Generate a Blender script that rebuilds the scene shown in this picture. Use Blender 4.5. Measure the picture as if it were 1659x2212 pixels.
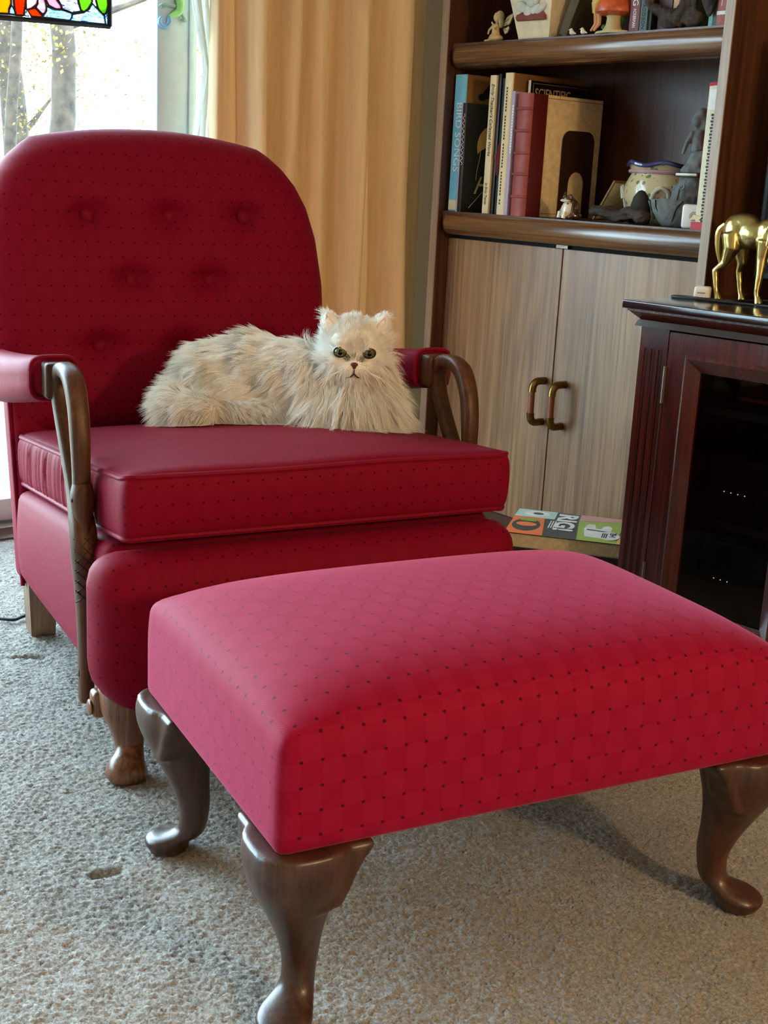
import bpy, bmesh, math, random
import numpy as np
from mathutils import Vector, Matrix, noise

random.seed(7); np.random.seed(7)
for o in list(bpy.data.objects):
    bpy.data.objects.remove(o, do_unlink=True)
SC = bpy.context.scene
COL = SC.collection

# ------------------------------------------------------------------ camera
cam_d = bpy.data.cameras.new('camera')
cam = bpy.data.objects.new('camera', cam_d); COL.objects.link(cam)
cam_d.sensor_fit = 'VERTICAL'; cam_d.sensor_height = 36.0; cam_d.lens = 44.51
cam_d.clip_start = 0.02; cam_d.clip_end = 300
_f = Vector((-0.74090219, 0.62169075, -0.25409557)).normalized()
_r = Vector((0.63203734, 0.7733701, 0.04926961)).normalized()
_u = _r.cross(_f)
cam.matrix_world = Matrix(((_r.x, _u.x, -_f.x, 2.39376), (_r.y, _u.y, -_f.y, -2.54226), (_r.z, _u.z, -_f.z, 1.0), (0, 0, 0, 1)))
SC.camera = cam

# ------------------------------------------------------------------ sky, lamps, exposure
W = bpy.data.worlds.new('sky'); SC.world = W; W.use_nodes = True
bg = W.node_tree.nodes['Background']
bg.inputs[0].default_value = (0.60, 0.83, 1.0, 1); bg.inputs[1].default_value = 11.0

def area(name, loc, target, sx, sy, power, color, portal=False):
    l = bpy.data.lights.new(name, 'AREA'); l.shape = 'RECTANGLE'; l.size = sx; l.size_y = sy
    l.energy = power; l.color = color
    o = bpy.data.objects.new(name, l); COL.objects.link(o); o.location = loc
    d = Vector(target) - Vector(loc)
    o.rotation_euler = d.to_track_quat('-Z', 'Y').to_euler()
    if portal: l.cycles.is_portal = True
    return o
# the glass door lets in the sky: a light portal in its opening
area('sky_portal', (-1.0, -1.95, 1.06), (0.0, -1.95, 1.06), 4.4, 2.05, 1, (1, 1, 1), portal=True)
# warm floor lamp in the room, to the right behind the photographer
pl_ = bpy.data.lights.new('floor_lamp_light', 'POINT'); pl_.energy = 62; pl_.color = (1.0, 0.68, 0.37); pl_.shadow_soft_size = 0.09
plo = bpy.data.objects.new('floor_lamp_light', pl_); COL.objects.link(plo); plo.location = (4.05, -1.20, 1.62)

vs = SC.view_settings
vs.view_transform = 'Standard'; vs.look = 'None'; vs.gamma = 1.0; vs.use_curve_mapping = False
vs.exposure = 0.95

# ------------------------------------------------------------------ helpers
def srgb(r, g, b):
    def c(v):
        v /= 255.0
        return v / 12.92 if v <= 0.04045 else ((v + 0.055) / 1.055) ** 2.4
    return (c(r), c(g), c(b), 1.0)

MATS = {}
def _nt(name):
    m = bpy.data.materials.new(name); m.use_nodes = True
    nt = m.node_tree; b = nt.nodes['Principled BSDF']
    MATS[name] = m
    return m, nt, b
def N(nt, t, **k):
    n = nt.nodes.new(t)
    for a, v in k.items(): setattr(n, a, v)
    return n
def mathn(nt, op, a, b=None, c=None):
    n = N(nt, 'ShaderNodeMath', operation=op)
    for i, v in enumerate((a, b, c)):
        if v is None: continue
        if isinstance(v, (int, float)): n.inputs[i].default_value = v
        else: nt.links.new(v, n.inputs[i])
    return n.outputs[0]
def mixc(nt, fac, a, b, mode='MIX'):
    n = N(nt, 'ShaderNodeMix', data_type='RGBA', blend_type=mode)
    for i, v in ((0, fac), (6, a), (7, b)):
        if isinstance(v, (int, float)): n.inputs[i].default_value = v
        elif isinstance(v, tuple): n.inputs[i].default_value = v
        else: nt.links.new(v, n.inputs[i])
    return n.outputs[2]
def objco(nt, scale=(1, 1, 1), kind='Object'):
    tc = N(nt, 'ShaderNodeTexCoord'); mp = N(nt, 'ShaderNodeMapping')
    nt.links.new(tc.outputs[kind], mp.inputs[0]); mp.inputs['Scale'].default_value = scale
    return mp.outputs[0]
def noise_n(nt, co, scale, detail=3, rough=0.55, dist=0.0):
    n = N(nt, 'ShaderNodeTexNoise'); nt.links.new(co, n.inputs['Vector'])
    n.inputs['Scale'].default_value = scale; n.inputs['Detail'].default_value = detail
    n.inputs['Roughness'].default_value = rough; n.inputs['Distortion'].default_value = dist
    return n.outputs['Fac']
def ramp(nt, fac, stops):
    n = N(nt, 'ShaderNodeValToRGB'); nt.links.new(fac, n.inputs[0])
    e = n.color_ramp.elements
    while len(e) < len(stops): e.new(0.5)
    for i, (p, c) in enumerate(stops): e[i].position = p; e[i].color = c
    return n.outputs[0]
def bump(nt, b, h, strength=0.3, dist=0.01):
    n = N(nt, 'ShaderNodeBump'); n.inputs['Strength'].default_value = strength; n.inputs['Distance'].default_value = dist
    nt.links.new(h, n.inputs['Height']); nt.links.new(n.outputs[0], b.inputs['Normal'])

def plain(name, col, rough=0.6, metal=0.0, var=0.12, scale=25, spec=0.5, coat=0.0, bumpy=0.0, alpha=None):
    m, nt, b = _nt(name)
    co = objco(nt); f = noise_n(nt, co, scale, 4)
    dk = tuple(max(0, c * (1 - var)) for c in col[:3]) + (1,); lt = tuple(min(1, c * (1 + var)) for c in col[:3]) + (1,)
    nt.links.new(ramp(nt, f, [(0.3, dk), (0.7, lt)]), b.inputs['Base Color'])
    b.inputs['Roughness'].default_value = rough; b.inputs['Metallic'].default_value = metal
    b.inputs['Specular IOR Level'].default_value = spec; b.inputs['Coat Weight'].default_value = coat
    if bumpy: bump(nt, b, f, bumpy, 0.004)
    return m

def wood(name, dark, light, scale=1.0, rough=0.35, axis=2, fine=1.0, coat=0.2, bands=1.0):
    """board-like grain running along `axis`: broad figure, growth-ring lines and fine pores"""
    m, nt, b = _nt(name)
    s = [9 * scale] * 3; s[axis] = 0.9 * scale
    big = noise_n(nt, objco(nt, tuple(s)), 1.0, 2, 0.5, 0.4)
    # growth rings: a sine of the warped cross-grain position
    s1 = [1.0] * 3; s1[axis] = 0.10
    sp = N(nt, 'ShaderNodeSeparateXYZ'); nt.links.new(objco(nt), sp.inputs[0])
    ac = [k for k in range(3) if k != axis]
    cross = mathn(nt, 'ADD', sp.outputs[ac[0]], sp.outputs[ac[1]])
    ring = mathn(nt, 'SINE', mathn(nt, 'ADD', mathn(nt, 'MULTIPLY', cross, 170.0 * scale), mathn(nt, 'MULTIPLY', big, 46.0)))
    ring = mathn(nt, 'ADD', mathn(nt, 'MULTIPLY', ring, 0.5), 0.5)
    s3 = [105 * scale] * 3; s3[axis] = 1.7 * scale
    md = noise_n(nt, objco(nt, tuple(s3)), 1.0, 4, 0.65, 0.5)
    s2 = [330 * scale] * 3; s2[axis] = 9 * scale
    fi = noise_n(nt, objco(nt, tuple(s2)), 1.0, 3, 0.6)
    mix = mathn(nt, 'ADD', mathn(nt, 'ADD', mathn(nt, 'MULTIPLY', big, 0.30 * bands), mathn(nt, 'ADD', mathn(nt, 'MULTIPLY', ring, 0.07 * bands), mathn(nt, 'MULTIPLY', md, 0.46 * bands))), mathn(nt, 'MULTIPLY', fi, 0.28 * fine))
    mid = tuple((a + d) / 2 for a, d in zip(dark, light))
    c = ramp(nt, mix, [(0.38, dark), (0.55, mid), (0.70, light)])
    nt.links.new(c, b.inputs['Base Color'])
    b.inputs['Roughness'].default_value = rough; b.inputs['Coat Weight'].default_value = coat; b.inputs['Coat Roughness'].default_value = 0.2
    bump(nt, b, fi, 0.15, 0.0015)
    return m

def fabric_red(name, base, hi, dot, du=0.0266, dv=0.031, dots=True, twill=1.0, ckm=0.05, sheen=0.16, rough=0.5):
    """woven crimson cloth: checks of twill with a small dark spot at each corner (cloth laid out in metres in UVMap)"""
    m, nt, b = _nt(name)
    uv = N(nt, 'ShaderNodeUVMap'); uv.uv_map = 'UVMap'
    sp = N(nt, 'ShaderNodeSeparateXYZ'); nt.links.new(uv.outputs[0], sp.inputs[0])
    u = mathn(nt, 'DIVIDE', sp.outputs[0], du); v = mathn(nt, 'DIVIDE', sp.outputs[1], dv)
    fu = mathn(nt, 'SUBTRACT', mathn(nt, 'FRACT', mathn(nt, 'ADD', u, 0.5)), 0.5)
    fv = mathn(nt, 'SUBTRACT', mathn(nt, 'FRACT', mathn(nt, 'ADD', v, 0.5)), 0.5)
    d2 = mathn(nt, 'ADD', mathn(nt, 'POWER', mathn(nt, 'MULTIPLY', fu, du / 0.0023), 2), mathn(nt, 'POWER', mathn(nt, 'MULTIPLY', fv, dv / 0.0019), 2))
    dotm = mathn(nt, 'LESS_THAN', d2, 1.0)
    ck = mathn(nt, 'MODULO', mathn(nt, 'ADD', mathn(nt, 'FLOOR', u), mathn(nt, 'ADD', mathn(nt, 'FLOOR', v), 400.0)), 2.0)
    tw = mathn(nt, 'SINE', mathn(nt, 'MULTIPLY', mathn(nt, 'ADD', sp.outputs[0], mathn(nt, 'MULTIPLY', sp.outputs[1], 0.55)), 2350.0))
    tw = mathn(nt, 'ADD', mathn(nt, 'MULTIPLY', tw, 0.5), 0.5)
    twm = mathn(nt, 'MULTIPLY', mathn(nt, 'MULTIPLY', tw, ck), twill)
    big = noise_n(nt, objco(nt), 7, 3)
    c = mixc(nt, mathn(nt, 'MULTIPLY', twm, 0.20), base, hi)
    c = mixc(nt, mathn(nt, 'MULTIPLY', ck, ckm), c, hi)
    c = mixc(nt, mathn(nt, 'MULTIPLY', big, 0.25), c, tuple(x * 0.7 for x in base[:3]) + (1,))
    if dots: c = mixc(nt, mathn(nt, 'MULTIPLY', dotm, 0.9), c, dot)
    nt.links.new(c, b.inputs['Base Color'])
    b.inputs['Roughness'].default_value = rough
    b.inputs['Specular IOR Level'].default_value = 0.16
    b.inputs['Specular Tint'].default_value = (1.0, 0.42, 0.45, 1)
    b.inputs['Sheen Weight'].default_value = sheen; b.inputs['Sheen Roughness'].default_value = 0.4
    b.inputs['Sheen Tint'].default_value = (1.0, 0.28, 0.48, 1)
    h = mathn(nt, 'SUBTRACT', mathn(nt, 'MULTIPLY', twm, 0.5), mathn(nt, 'MULTIPLY', dotm, 1.2) if dots else 0.0)
    fine = noise_n(nt, objco(nt), 900, 2)
    bump(nt, b, mathn(nt, 'ADD', h, mathn(nt, 'MULTIPLY', fine, 0.3)), 0.40, 0.0010)
    return m

class MB:
    """collects vertices and faces of one mesh"""
    def __init__(s): s.v = []; s.f = []; s.mi = []; s.cm = 0
    def add(s, vs, fs):
        o = len(s.v); s.v += [tuple(p) for p in vs]
        for f in fs: s.f.append(tuple(i + o for i in f)); s.mi.append(s.cm)
        return s
    def box(s, x0, x1, y0, y1, z0, z1, r=0.0):
        if r <= 0:
            vs = [(x, y, z) for z in (z0, z1) for y in (y0, y1) for x in (x0, x1)]
            return s.add(vs, [(0, 2, 3, 1), (4, 5, 7, 6), (0, 1, 5, 4), (2, 6, 7, 3), (0, 4, 6, 2), (1, 3, 7, 5)])
        c = ((x0 + x1) / 2, (y0 + y1) / 2, (z0 + z1) / 2); h = (abs(x1 - x0) / 2, abs(y1 - y0) / 2, abs(z1 - z0) / 2)
        r = min(r, *[q * 0.98 for q in h])
        def fn(p):
            q = [max(-(a - r), min(a - r, b)) for a, b in zip(h, p)]
            d = [b - a for a, b in zip(q, p)]; L = math.sqrt(sum(t * t for t in d))
            if L > 1e-9: q = [a + t * r / L for a, t in zip(q, d)]
            return tuple(a + b for a, b in zip(c, q))
        co = [[-a, -a + 0.42 * r, -a + r, a - r, a - 0.42 * r, a] for a in h]
        return s.grid_box(co, fn)
    def grid_box(s, co, fn):
        """surface of a box sampled at the coordinates co[axis], each point passed through fn"""
        idx = {}; vs = []; fs = []
        X, Y, Z = co; n = (len(X), len(Y), len(Z))
        def vid(i, j, k):
            key = (i, j, k)
            if key not in idx: idx[key] = len(vs); vs.append(fn((X[i], Y[j], Z[k])))
            return idx[key]
        for k in (0, n[2] - 1):
            for i in range(n[0] - 1):
                for j in range(n[1] - 1):
                    q = [vid(i, j, k), vid(i + 1, j, k), vid(i + 1, j + 1, k), vid(i, j + 1, k)]
                    fs.append(q if k else q[::-1])
        for j in (0, n[1] - 1):
            for i in range(n[0] - 1):
                for k in range(n[2] - 1):
                    q = [vid(i, j, k), vid(i + 1, j, k), vid(i + 1, j, k + 1), vid(i, j, k + 1)]
                    fs.append(q[::-1] if j else q)
        for i in (0, n[0] - 1):
            for j in range(n[1] - 1):
                for k in range(n[2] - 1):
                    q = [vid(i, j, k), vid(i, j + 1, k), vid(i, j + 1, k + 1), vid(i, j, k + 1)]
                    fs.append(q if i else q[::-1])
        return s.add(vs, fs)
    def tube(s, pts, r, n=8, closed=False, cap=True, side=None, flat=1.0, sq=1.0):
        """round (or elliptical: flat = ratio across `side`) tube along pts; r may be a list"""
        P = [Vector(p) for p in pts]; m = len(P)
        if isinstance(r, (int, float)): r = [r] * m
        if isinstance(flat, (int, float)): flat = [flat] * m
        pw = lambda t: math.copysign(abs(t) ** sq, t)
        vs = []; fs = []; prev = None
        for i in range(m):
            a = P[i - 1] if (i or closed) else P[0]; b = P[(i + 1) % m] if (i < m - 1 or closed) else P[-1]
            t = (b - a); t = t.normalized() if t.length > 1e-9 else Vector((0, 0, 1))
            if side is not None: x = Vector(side); x = (x - t * x.dot(t)).normalized()
            else:
                if prev is None: prev = Vector((0, 0, 1)) if abs(t.z) < 0.9 else Vector((1, 0, 0))
                x = (prev - t * prev.dot(t)).normalized(); prev = x
            y = t.cross(x)
            for k in range(n):
                an = 2 * math.pi * k / n
                vs.append(P[i] + x * (pw(math.cos(an)) * r[i] * flat[i]) + y * (pw(math.sin(an)) * r[i]))
        seg = m if closed else m - 1
        for i in range(seg):
            for k in range(n):
                a = i * n + k; b = i * n + (k + 1) % n; c = ((i + 1) % m) * n
                fs.append((a, b, c + (k + 1) % n, c + k))
        if cap and not closed:
            fs.append(tuple(range(n))[::-1]); fs.append(tuple((m - 1) * n + k for k in range(n)))
        return s.add(vs, fs)
    def loft(s, rings, n=20):
        """horizontal sections (x, y, z, radius, squareness) joined into a post"""
        vs = []; fs = []; m = len(rings)
        for (x, y, z, r, q) in rings:
            for k in range(n):
                a = 2 * math.pi * k / n; c_, s_ = math.cos(a), math.sin(a)
                vs.append((x + r * math.copysign(abs(c_) ** q, c_), y + r * math.copysign(abs(s_) ** q, s_), z))
        for i in range(m - 1):
            for k in range(n): fs.append((i * n + k, i * n + (k + 1) % n, (i + 1) * n + (k + 1) % n, (i + 1) * n + k))
        fs.append(tuple(range(n))[::-1]); fs.append(tuple((m - 1) * n + k for k in range(n)))
        return s.add(vs, fs)
    def lathe(s, prof, n=24, c=(0, 0, 0), sx=1.0, sy=1.0, wav=None):
        vs = []; fs = []; m = len(prof)
        for i, (r, z) in enumerate(prof):
            for k in range(n):
                a = 2 * math.pi * k / n; rr, zz = (r, z) if wav is None else wav(i, a, r, z)
                vs.append((c[0] + rr * math.cos(a) * sx, c[1] + rr * math.sin(a) * sy, c[2] + zz))
        for i in range(m - 1):
            for k in range(n):
                fs.append((i * n + k, i * n + (k + 1) % n, (i + 1) * n + (k + 1) % n, (i + 1) * n + k))
        if prof[0][0] > 1e-6: fs.append(tuple(range(n))[::-1])
        if prof[-1][0] > 1e-6: fs.append(tuple((m - 1) * n + k for k in range(n)))
        return s.add(vs, fs)
    def prism(s, poly, d0, d1, plane='xz'):
        """polygon in a plane, drawn out from d0 to d1 along the third axis"""
        n = len(poly)
        mk = {'xz': lambda p, d: (p[0], d, p[1]), 'yz': lambda p, d: (d, p[0], p[1]), 'xy': lambda p, d: (p[0], p[1], d)}[plane]
        vs = [mk(p, d0) for p in poly] + [mk(p, d1) for p in poly]
        fs = [tuple(range(n)), tuple(range(n, 2 * n))[::-1]] + [(i, n + i, n + (i + 1) % n, (i + 1) % n) for i in range(n)]
        return s.add(vs, fs)
    def ell(s, c, r, rot=None, nu=16, nv=10):
        vs = []; fs = []; M = rot or Matrix.Identity(3)
        if isinstance(r, (int, float)): r = (r, r, r)
        for j in range(1, nv):
            t = math.pi * j / nv
            for i in range(nu):
                p = 2 * math.pi * i / nu
                vs.append(Vector(c) + M @ Vector((r[0] * math.sin(t) * math.cos(p), r[1] * math.sin(t) * math.sin(p), r[2] * math.cos(t))))
        vs.append(Vector(c) + M @ Vector((0, 0, r[2]))); vs.append(Vector(c) + M @ Vector((0, 0, -r[2])))
        T = len(vs) - 2; B = T + 1
        for j in range(nv - 2):
            for i in range(nu):
                fs.append((j * nu + i, (j + 1) * nu + i, (j + 1) * nu + (i + 1) % nu, j * nu + (i + 1) % nu))
        for i in range(nu):
            fs.append((T, i, (i + 1) % nu)); fs.append((B, (nv - 2) * nu + (i + 1) % nu, (nv - 2) * nu + i))
        return s.add(vs, fs)
    def mesh(s, name):
        me = bpy.data.meshes.new(name)
        me.from_pydata([tuple(p) for p in s.v], [], s.f); me.update()
        bm = bmesh.new(); bm.from_mesh(me); bmesh.ops.recalc_face_normals(bm, faces=bm.faces); bm.to_mesh(me); bm.free()
        return me
    def build(s, name, mat, parent=None, smooth=True, uv=False, angle=38, loc=None, rotz=0.0, uvoff=(0, 0)):
        me = s.mesh(name)
        mats = mat if isinstance(mat, (list, tuple)) else [mat]
        for m in mats: me.materials.append(MATS[m])
        if len(mats) > 1:
            me.polygons.foreach_set('material_index', s.mi)
        if smooth:
            me.polygons.foreach_set('use_smooth', [True] * len(me.polygons)); me.set_sharp_from_angle(angle=math.radians(angle))
        if uv: box_uv(me, uvoff)
        o = bpy.data.objects.new(name, me); COL.objects.link(o)
        if parent is not None: o.parent = parent
        if loc is not None: o.location = loc
        if rotz: o.rotation_euler = (0, 0, rotz)
        return o

def box_uv(me, off=(0, 0)):
    lay = me.uv_layers.new(name='UVMap')
    n = len(me.loops); vi = np.zeros(n, int); me.loops.foreach_get('vertex_index', vi)
    co = np.zeros(len(me.vertices) * 3); me.vertices.foreach_get('co', co); co = co.reshape(-1, 3)
    uv = np.zeros((n, 2))
    for p in me.polygons:
        a = [abs(t) for t in p.normal]
        k = a.index(max(a)); ax = ((1, 2), (0, 2), (0, 1))[k]
        for li in p.loop_indices:
            c = co[vi[li]]; uv[li] = (c[ax[0]] + off[0], c[ax[1]] + off[1])
    lay.data.foreach_set('uv', uv.ravel())

def tag(o, label=None, cat=None, group=None, kind=None):
    if label: o['label'] = label
    if cat: o['category'] = cat
    if group: o['group'] = group
    if kind: o['kind'] = kind
    return o
def thing(name, label, cat, loc=(0, 0, 0), rotz=0.0, group=None):
    o = bpy.data.objects.new(name, None); COL.objects.link(o); o.empty_display_size = 0.05
    o.location = loc; o.rotation_euler = (0, 0, rotz)
    return tag(o, label, cat, group)
def struct(o): o['kind'] = 'structure'; return o

def text_part(name, body, size, mat, parent, X, Y, origin, depth=0.0006, align='LEFT', stretch=1.0, shear=0.0, bold=0.0):
    """lettering as a mesh; X = reading direction, Y = up of the letters, in the parent's frame"""
    cu = bpy.data.curves.new(name, 'FONT'); cu.body = body; cu.size = size; cu.extrude = depth; cu.align_x = align; cu.shear = shear; cu.offset = bold
    cu.resolution_u = 3
    t = bpy.data.objects.new(name, cu); COL.objects.link(t)
    bpy.context.view_layer.update()
    dg = bpy.context.evaluated_depsgraph_get()
    me = bpy.data.meshes.new_from_object(t.evaluated_get(dg)); me.name = name
    bpy.data.objects.remove(t, do_unlink=True); bpy.data.curves.remove(cu)
    X = Vector(X).normalized(); Y = Vector(Y).normalized(); Z = X.cross(Y)
    M = Matrix(((X.x * stretch, Y.x, Z.x, origin[0]), (X.y * stretch, Y.y, Z.y, origin[1]), (X.z * stretch, Y.z, Z.z, origin[2]), (0, 0, 0, 1)))
    me.transform(M); me.materials.clear(); me.materials.append(MATS[mat])
    o = bpy.data.objects.new(name, me); COL.objects.link(o); o.parent = parent
    return o

def blob(mb, voxel, smooth_it=4):
    """fuses the overlapping shapes of mb into one continuous skin; returns an MB"""
    me = mb.mesh('tmp'); o = bpy.data.objects.new('tmp', me); COL.objects.link(o)
    m = o.modifiers.new('r', 'REMESH'); m.mode = 'VOXEL'; m.voxel_size = voxel
    if smooth_it:
        k = o.modifiers.new('s', 'SMOOTH'); k.iterations = smooth_it; k.factor = 0.5
    bpy.context.view_layer.update()
    dg = bpy.context.evaluated_depsgraph_get(); e = o.evaluated_get(dg).to_mesh()
    r = MB(); r.add([tuple(v.co) for v in e.vertices], [tuple(p.vertices) for p in e.polygons])
    o.evaluated_get(dg).to_mesh_clear()
    bpy.data.objects.remove(o, do_unlink=True); bpy.data.meshes.remove(me)
    return r
def lin(a, b, n): return [a + (b - a) * i / (n - 1) for i in range(n)]
def interp(x, tab):
    if x <= tab[0][0]: return tab[0][1]
    for (a, p), (b, q) in zip(tab, tab[1:]):
        if x <= b: return p + (q - p) * (x - a) / (b - a)
    return tab[-1][1]
def spline(pts, n):
    """Catmull-Rom curve through pts (tuples of any length), n samples per span"""
    P = [np.array(p, float) for p in pts]; P = [2 * P[0] - P[1]] + P + [2 * P[-1] - P[-2]]
    out = []
    for i in range(1, len(P) - 2):
        for k in range(n):
            t = k / n; a, b, c, d = P[i - 1:i + 3]
            out.append(0.5 * ((2 * b) + (-a + c) * t + (2 * a - 5 * b + 4 * c - d) * t * t + (-a + 3 * b - 3 * c + d) * t ** 3))
    out.append(P[-2]); return [tuple(o) for o in out]
PI = math.pi
# ------------------------------------------------------------------ materials
fabric_red('crimson_cloth', srgb(126, 7, 35), srgb(166, 24, 58), srgb(46, 5, 18), twill=0.30, ckm=0.02, sheen=0.05, rough=0.62)
fabric_red('crimson_check', srgb(144, 8, 44), srgb(204, 56, 98), srgb(46, 5, 20), twill=0.55, ckm=0.01, sheen=0.42, rough=0.66)
fabric_red('crimson_piping', srgb(124, 8, 36), srgb(154, 24, 54), srgb(60, 6, 20), dots=False, twill=0.2)
wood('swan_wood', srgb(46, 24, 11), srgb(102, 60, 30), 1.2, 0.40, 2, coat=0.0)
MATS['swan_wood'].node_tree.nodes['Principled BSDF'].inputs['Specular IOR Level'].default_value = 0.32
wood('leg_wood', srgb(40, 22, 13), srgb(86, 50, 30), 1.2, 0.36, 2, coat=0.2)
wood('worn_leg_wood', srgb(52, 26, 12), srgb(150, 88, 44), 1.6, 0.35, 2, coat=0.4)
wood('back_leg_wood', srgb(92, 66, 46), srgb(150, 118, 92), 1.4, 0.5, 2, coat=0.0)
wood('shelf_wood', srgb(52, 28, 14), srgb(136, 92, 58), 0.8, 0.26, 0, coat=0.5)
wood('case_wood', srgb(40, 20, 10), srgb(98, 56, 32), 0.8, 0.42, 2, coat=0.15)
wood('door_wood', srgb(92, 60, 36), srgb(172, 128, 86), 0.8, 0.36, 2, coat=0.2)
wood('edge_wood', srgb(140, 114, 92), srgb(182, 158, 134), 1.5, 0.45, 2, coat=0.1)
wood('cherry', srgb(34, 8, 6), srgb(88, 28, 19), 0.9, 0.25, 2, coat=0.6)
wood('cherry_top', srgb(24, 9, 8), srgb(50, 22, 18), 0.9, 0.12, 0, coat=0.9)
wood('driftwood', srgb(28, 20, 16), srgb(74, 58, 46), 3.0, 0.8, 0, coat=0.0)
wood('threshold_wood', srgb(70, 50, 36), srgb(128, 100, 76), 1.0, 0.5, 1, coat=0.1)
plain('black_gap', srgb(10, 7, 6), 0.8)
plain('black_plastic', srgb(26, 26, 28), 0.4)
plain('lacing_dark', srgb(22, 14, 10), 0.7)
plain('brass', srgb(200, 180, 116), 0.28, 1.0, 0.10, 8)
plain('antique_brass', srgb(128, 100, 54), 0.30, 1.0, 0.25, 60)
plain('copper_wood', srgb(136, 74, 44), 0.40)
plain('steel', srgb(120, 112, 100), 0.35, 0.9)
plain('white_paint', srgb(222, 224, 222), 0.5, var=0.03)
plain('door_paint', srgb(186, 208, 220), 0.5, var=0.05)
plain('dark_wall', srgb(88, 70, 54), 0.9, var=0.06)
plain('plaster', srgb(205, 196, 182), 0.9, var=0.04)
plain('wall_paint', srgb(196, 178, 156), 0.9, var=0.04)
plain('ceiling_paint', srgb(232, 228, 220), 0.9, var=0.03)
plain('white_plastic', srgb(235, 228, 218), 0.35, var=0.03)
plain('page_block', srgb(196, 172, 128), 0.85, var=0.15, scale=120)
plain('cream_paper', srgb(226, 204, 158), 0.7, var=0.08)
plain('blue_cover', srgb(118, 186, 206), 0.5, var=0.04)
plain('tan_cover', srgb(140, 98, 48), 0.55, var=0.25, scale=12)
plain('black_cover', srgb(18, 17, 17), 0.3, var=0.3)
plain('navy_cover', srgb(34, 36, 42), 0.5)
plain('lavender_cover', srgb(176, 160, 186), 0.6, var=0.05)
plain('red_leather', srgb(150, 62, 56), 0.55, var=0.2, scale=40)
plain('dark_red_leather', srgb(96, 22, 22), 0.5)
plain('gold_cloth', srgb(240, 212, 160), 0.85, var=0.14, scale=60, bumpy=0.2)
plain('bookend_metal', srgb(56, 30, 22), 0.45, 0.2)
plain('ink_black', srgb(20, 18, 16), 0.6)
plain('ink_white', srgb(240, 236, 228), 0.6)
plain('ink_gold', srgb(206, 176, 120), 0.5)
plain('moon_gold', srgb(204, 160, 92), 0.6)
plain('white_ceramic', srgb(228, 220, 200), 0.3, var=0.08)
plain('grey_stone', srgb(112, 116, 112), 0.9, var=0.25, scale=70, bumpy=0.5)
plain('dark_stone', srgb(50, 42, 38), 0.8, var=0.2)
plain('resin_gold', srgb(206, 176, 124), 0.6, var=0.2, scale=60)
plain('vase_stone', srgb(222, 206, 170), 0.8, var=0.1, scale=50)
plain('petal_relief', srgb(196, 196, 180), 0.6)
plain('red_clay', srgb(128, 58, 50), 0.6)
plain('old_book_olive', srgb(92, 80, 56), 0.8, var=0.3, scale=18)
plain('dark_brown_cover', srgb(38, 30, 24), 0.6)
plain('mushroom_red', srgb(196, 88, 44), 0.35, var=0.35, scale=60)
plain('mushroom_stem', srgb(196, 176, 130), 0.6, var=0.15)
plain('skin_clay', srgb(206, 146, 100), 0.5)
plain('blouse_white', srgb(226, 224, 232), 0.5)
plain('skirt_yellow', srgb(206, 170, 80), 0.5, var=0.2)
plain('green_clay', srgb(84, 138, 62), 0.5)
plain('orange_cover', srgb(188, 120, 76), 0.6)
plain('maroon_cover', srgb(112, 38, 40), 0.5)
plain('teal_cover', srgb(84, 104, 98), 0.6)
plain('plum_cover', srgb(104, 78, 84), 0.6)
plain('yellow_cover', srgb(176, 156, 92), 0.6)
plain('peach_cover', srgb(222, 178, 126), 0.6)
plain('cyan_cover', srgb(140, 200, 206), 0.5)
plain('brick_cover', srgb(176, 88, 78), 0.55)
plain('rose_red', srgb(190, 40, 56), 0.6)
plain('pale_cover', srgb(226, 212, 176), 0.6)
plain('diy_orange', srgb(238, 118, 60), 0.4, var=0.03)
plain('diy_green', srgb(160, 186, 52), 0.4, var=0.03)
plain('diy_dark', srgb(52, 54, 52), 0.4, var=0.05)
plain('diy_mint', srgb(190, 218, 206), 0.4, var=0.03)
plain('diy_yellow', srgb(236, 190, 56), 0.4, var=0.03)
plain('diy_pink', srgb(214, 150, 140), 0.4, var=0.03)
plain('leaf_green', srgb(120, 168, 60), 0.4)
plain('gecko_green', srgb(150, 214, 130), 0.2)
plain('gecko_blue', srgb(120, 176, 222), 0.2)
plain('gecko_foot', srgb(140, 178, 164), 0.3)
plain('lead_came', srgb(30, 28, 34), 0.6, 0.3)
plain('bark', srgb(56, 44, 34), 0.95, var=0.65, scale=9, bumpy=0.6)
plain('autumn_ground', srgb(120, 112, 90), 1.0, var=0.25, scale=3)
plain('autumn_leaf', srgb(112, 90, 36), 0.8, var=0.5, scale=6)
plain('cord_rubber', srgb(20, 18, 18), 0.5)
plain('eye_rim', srgb(30, 20, 16), 0.4)
plain('eye_pupil', srgb(6, 6, 6), 0.05)
plain('cat_nose', srgb(92, 46, 38), 0.6)
plain('cat_mouth', srgb(60, 34, 28), 0.7)
plain('whisker', srgb(246, 240, 226), 0.4)
plain('ear_pink', srgb(226, 184, 164), 0.7)

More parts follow.
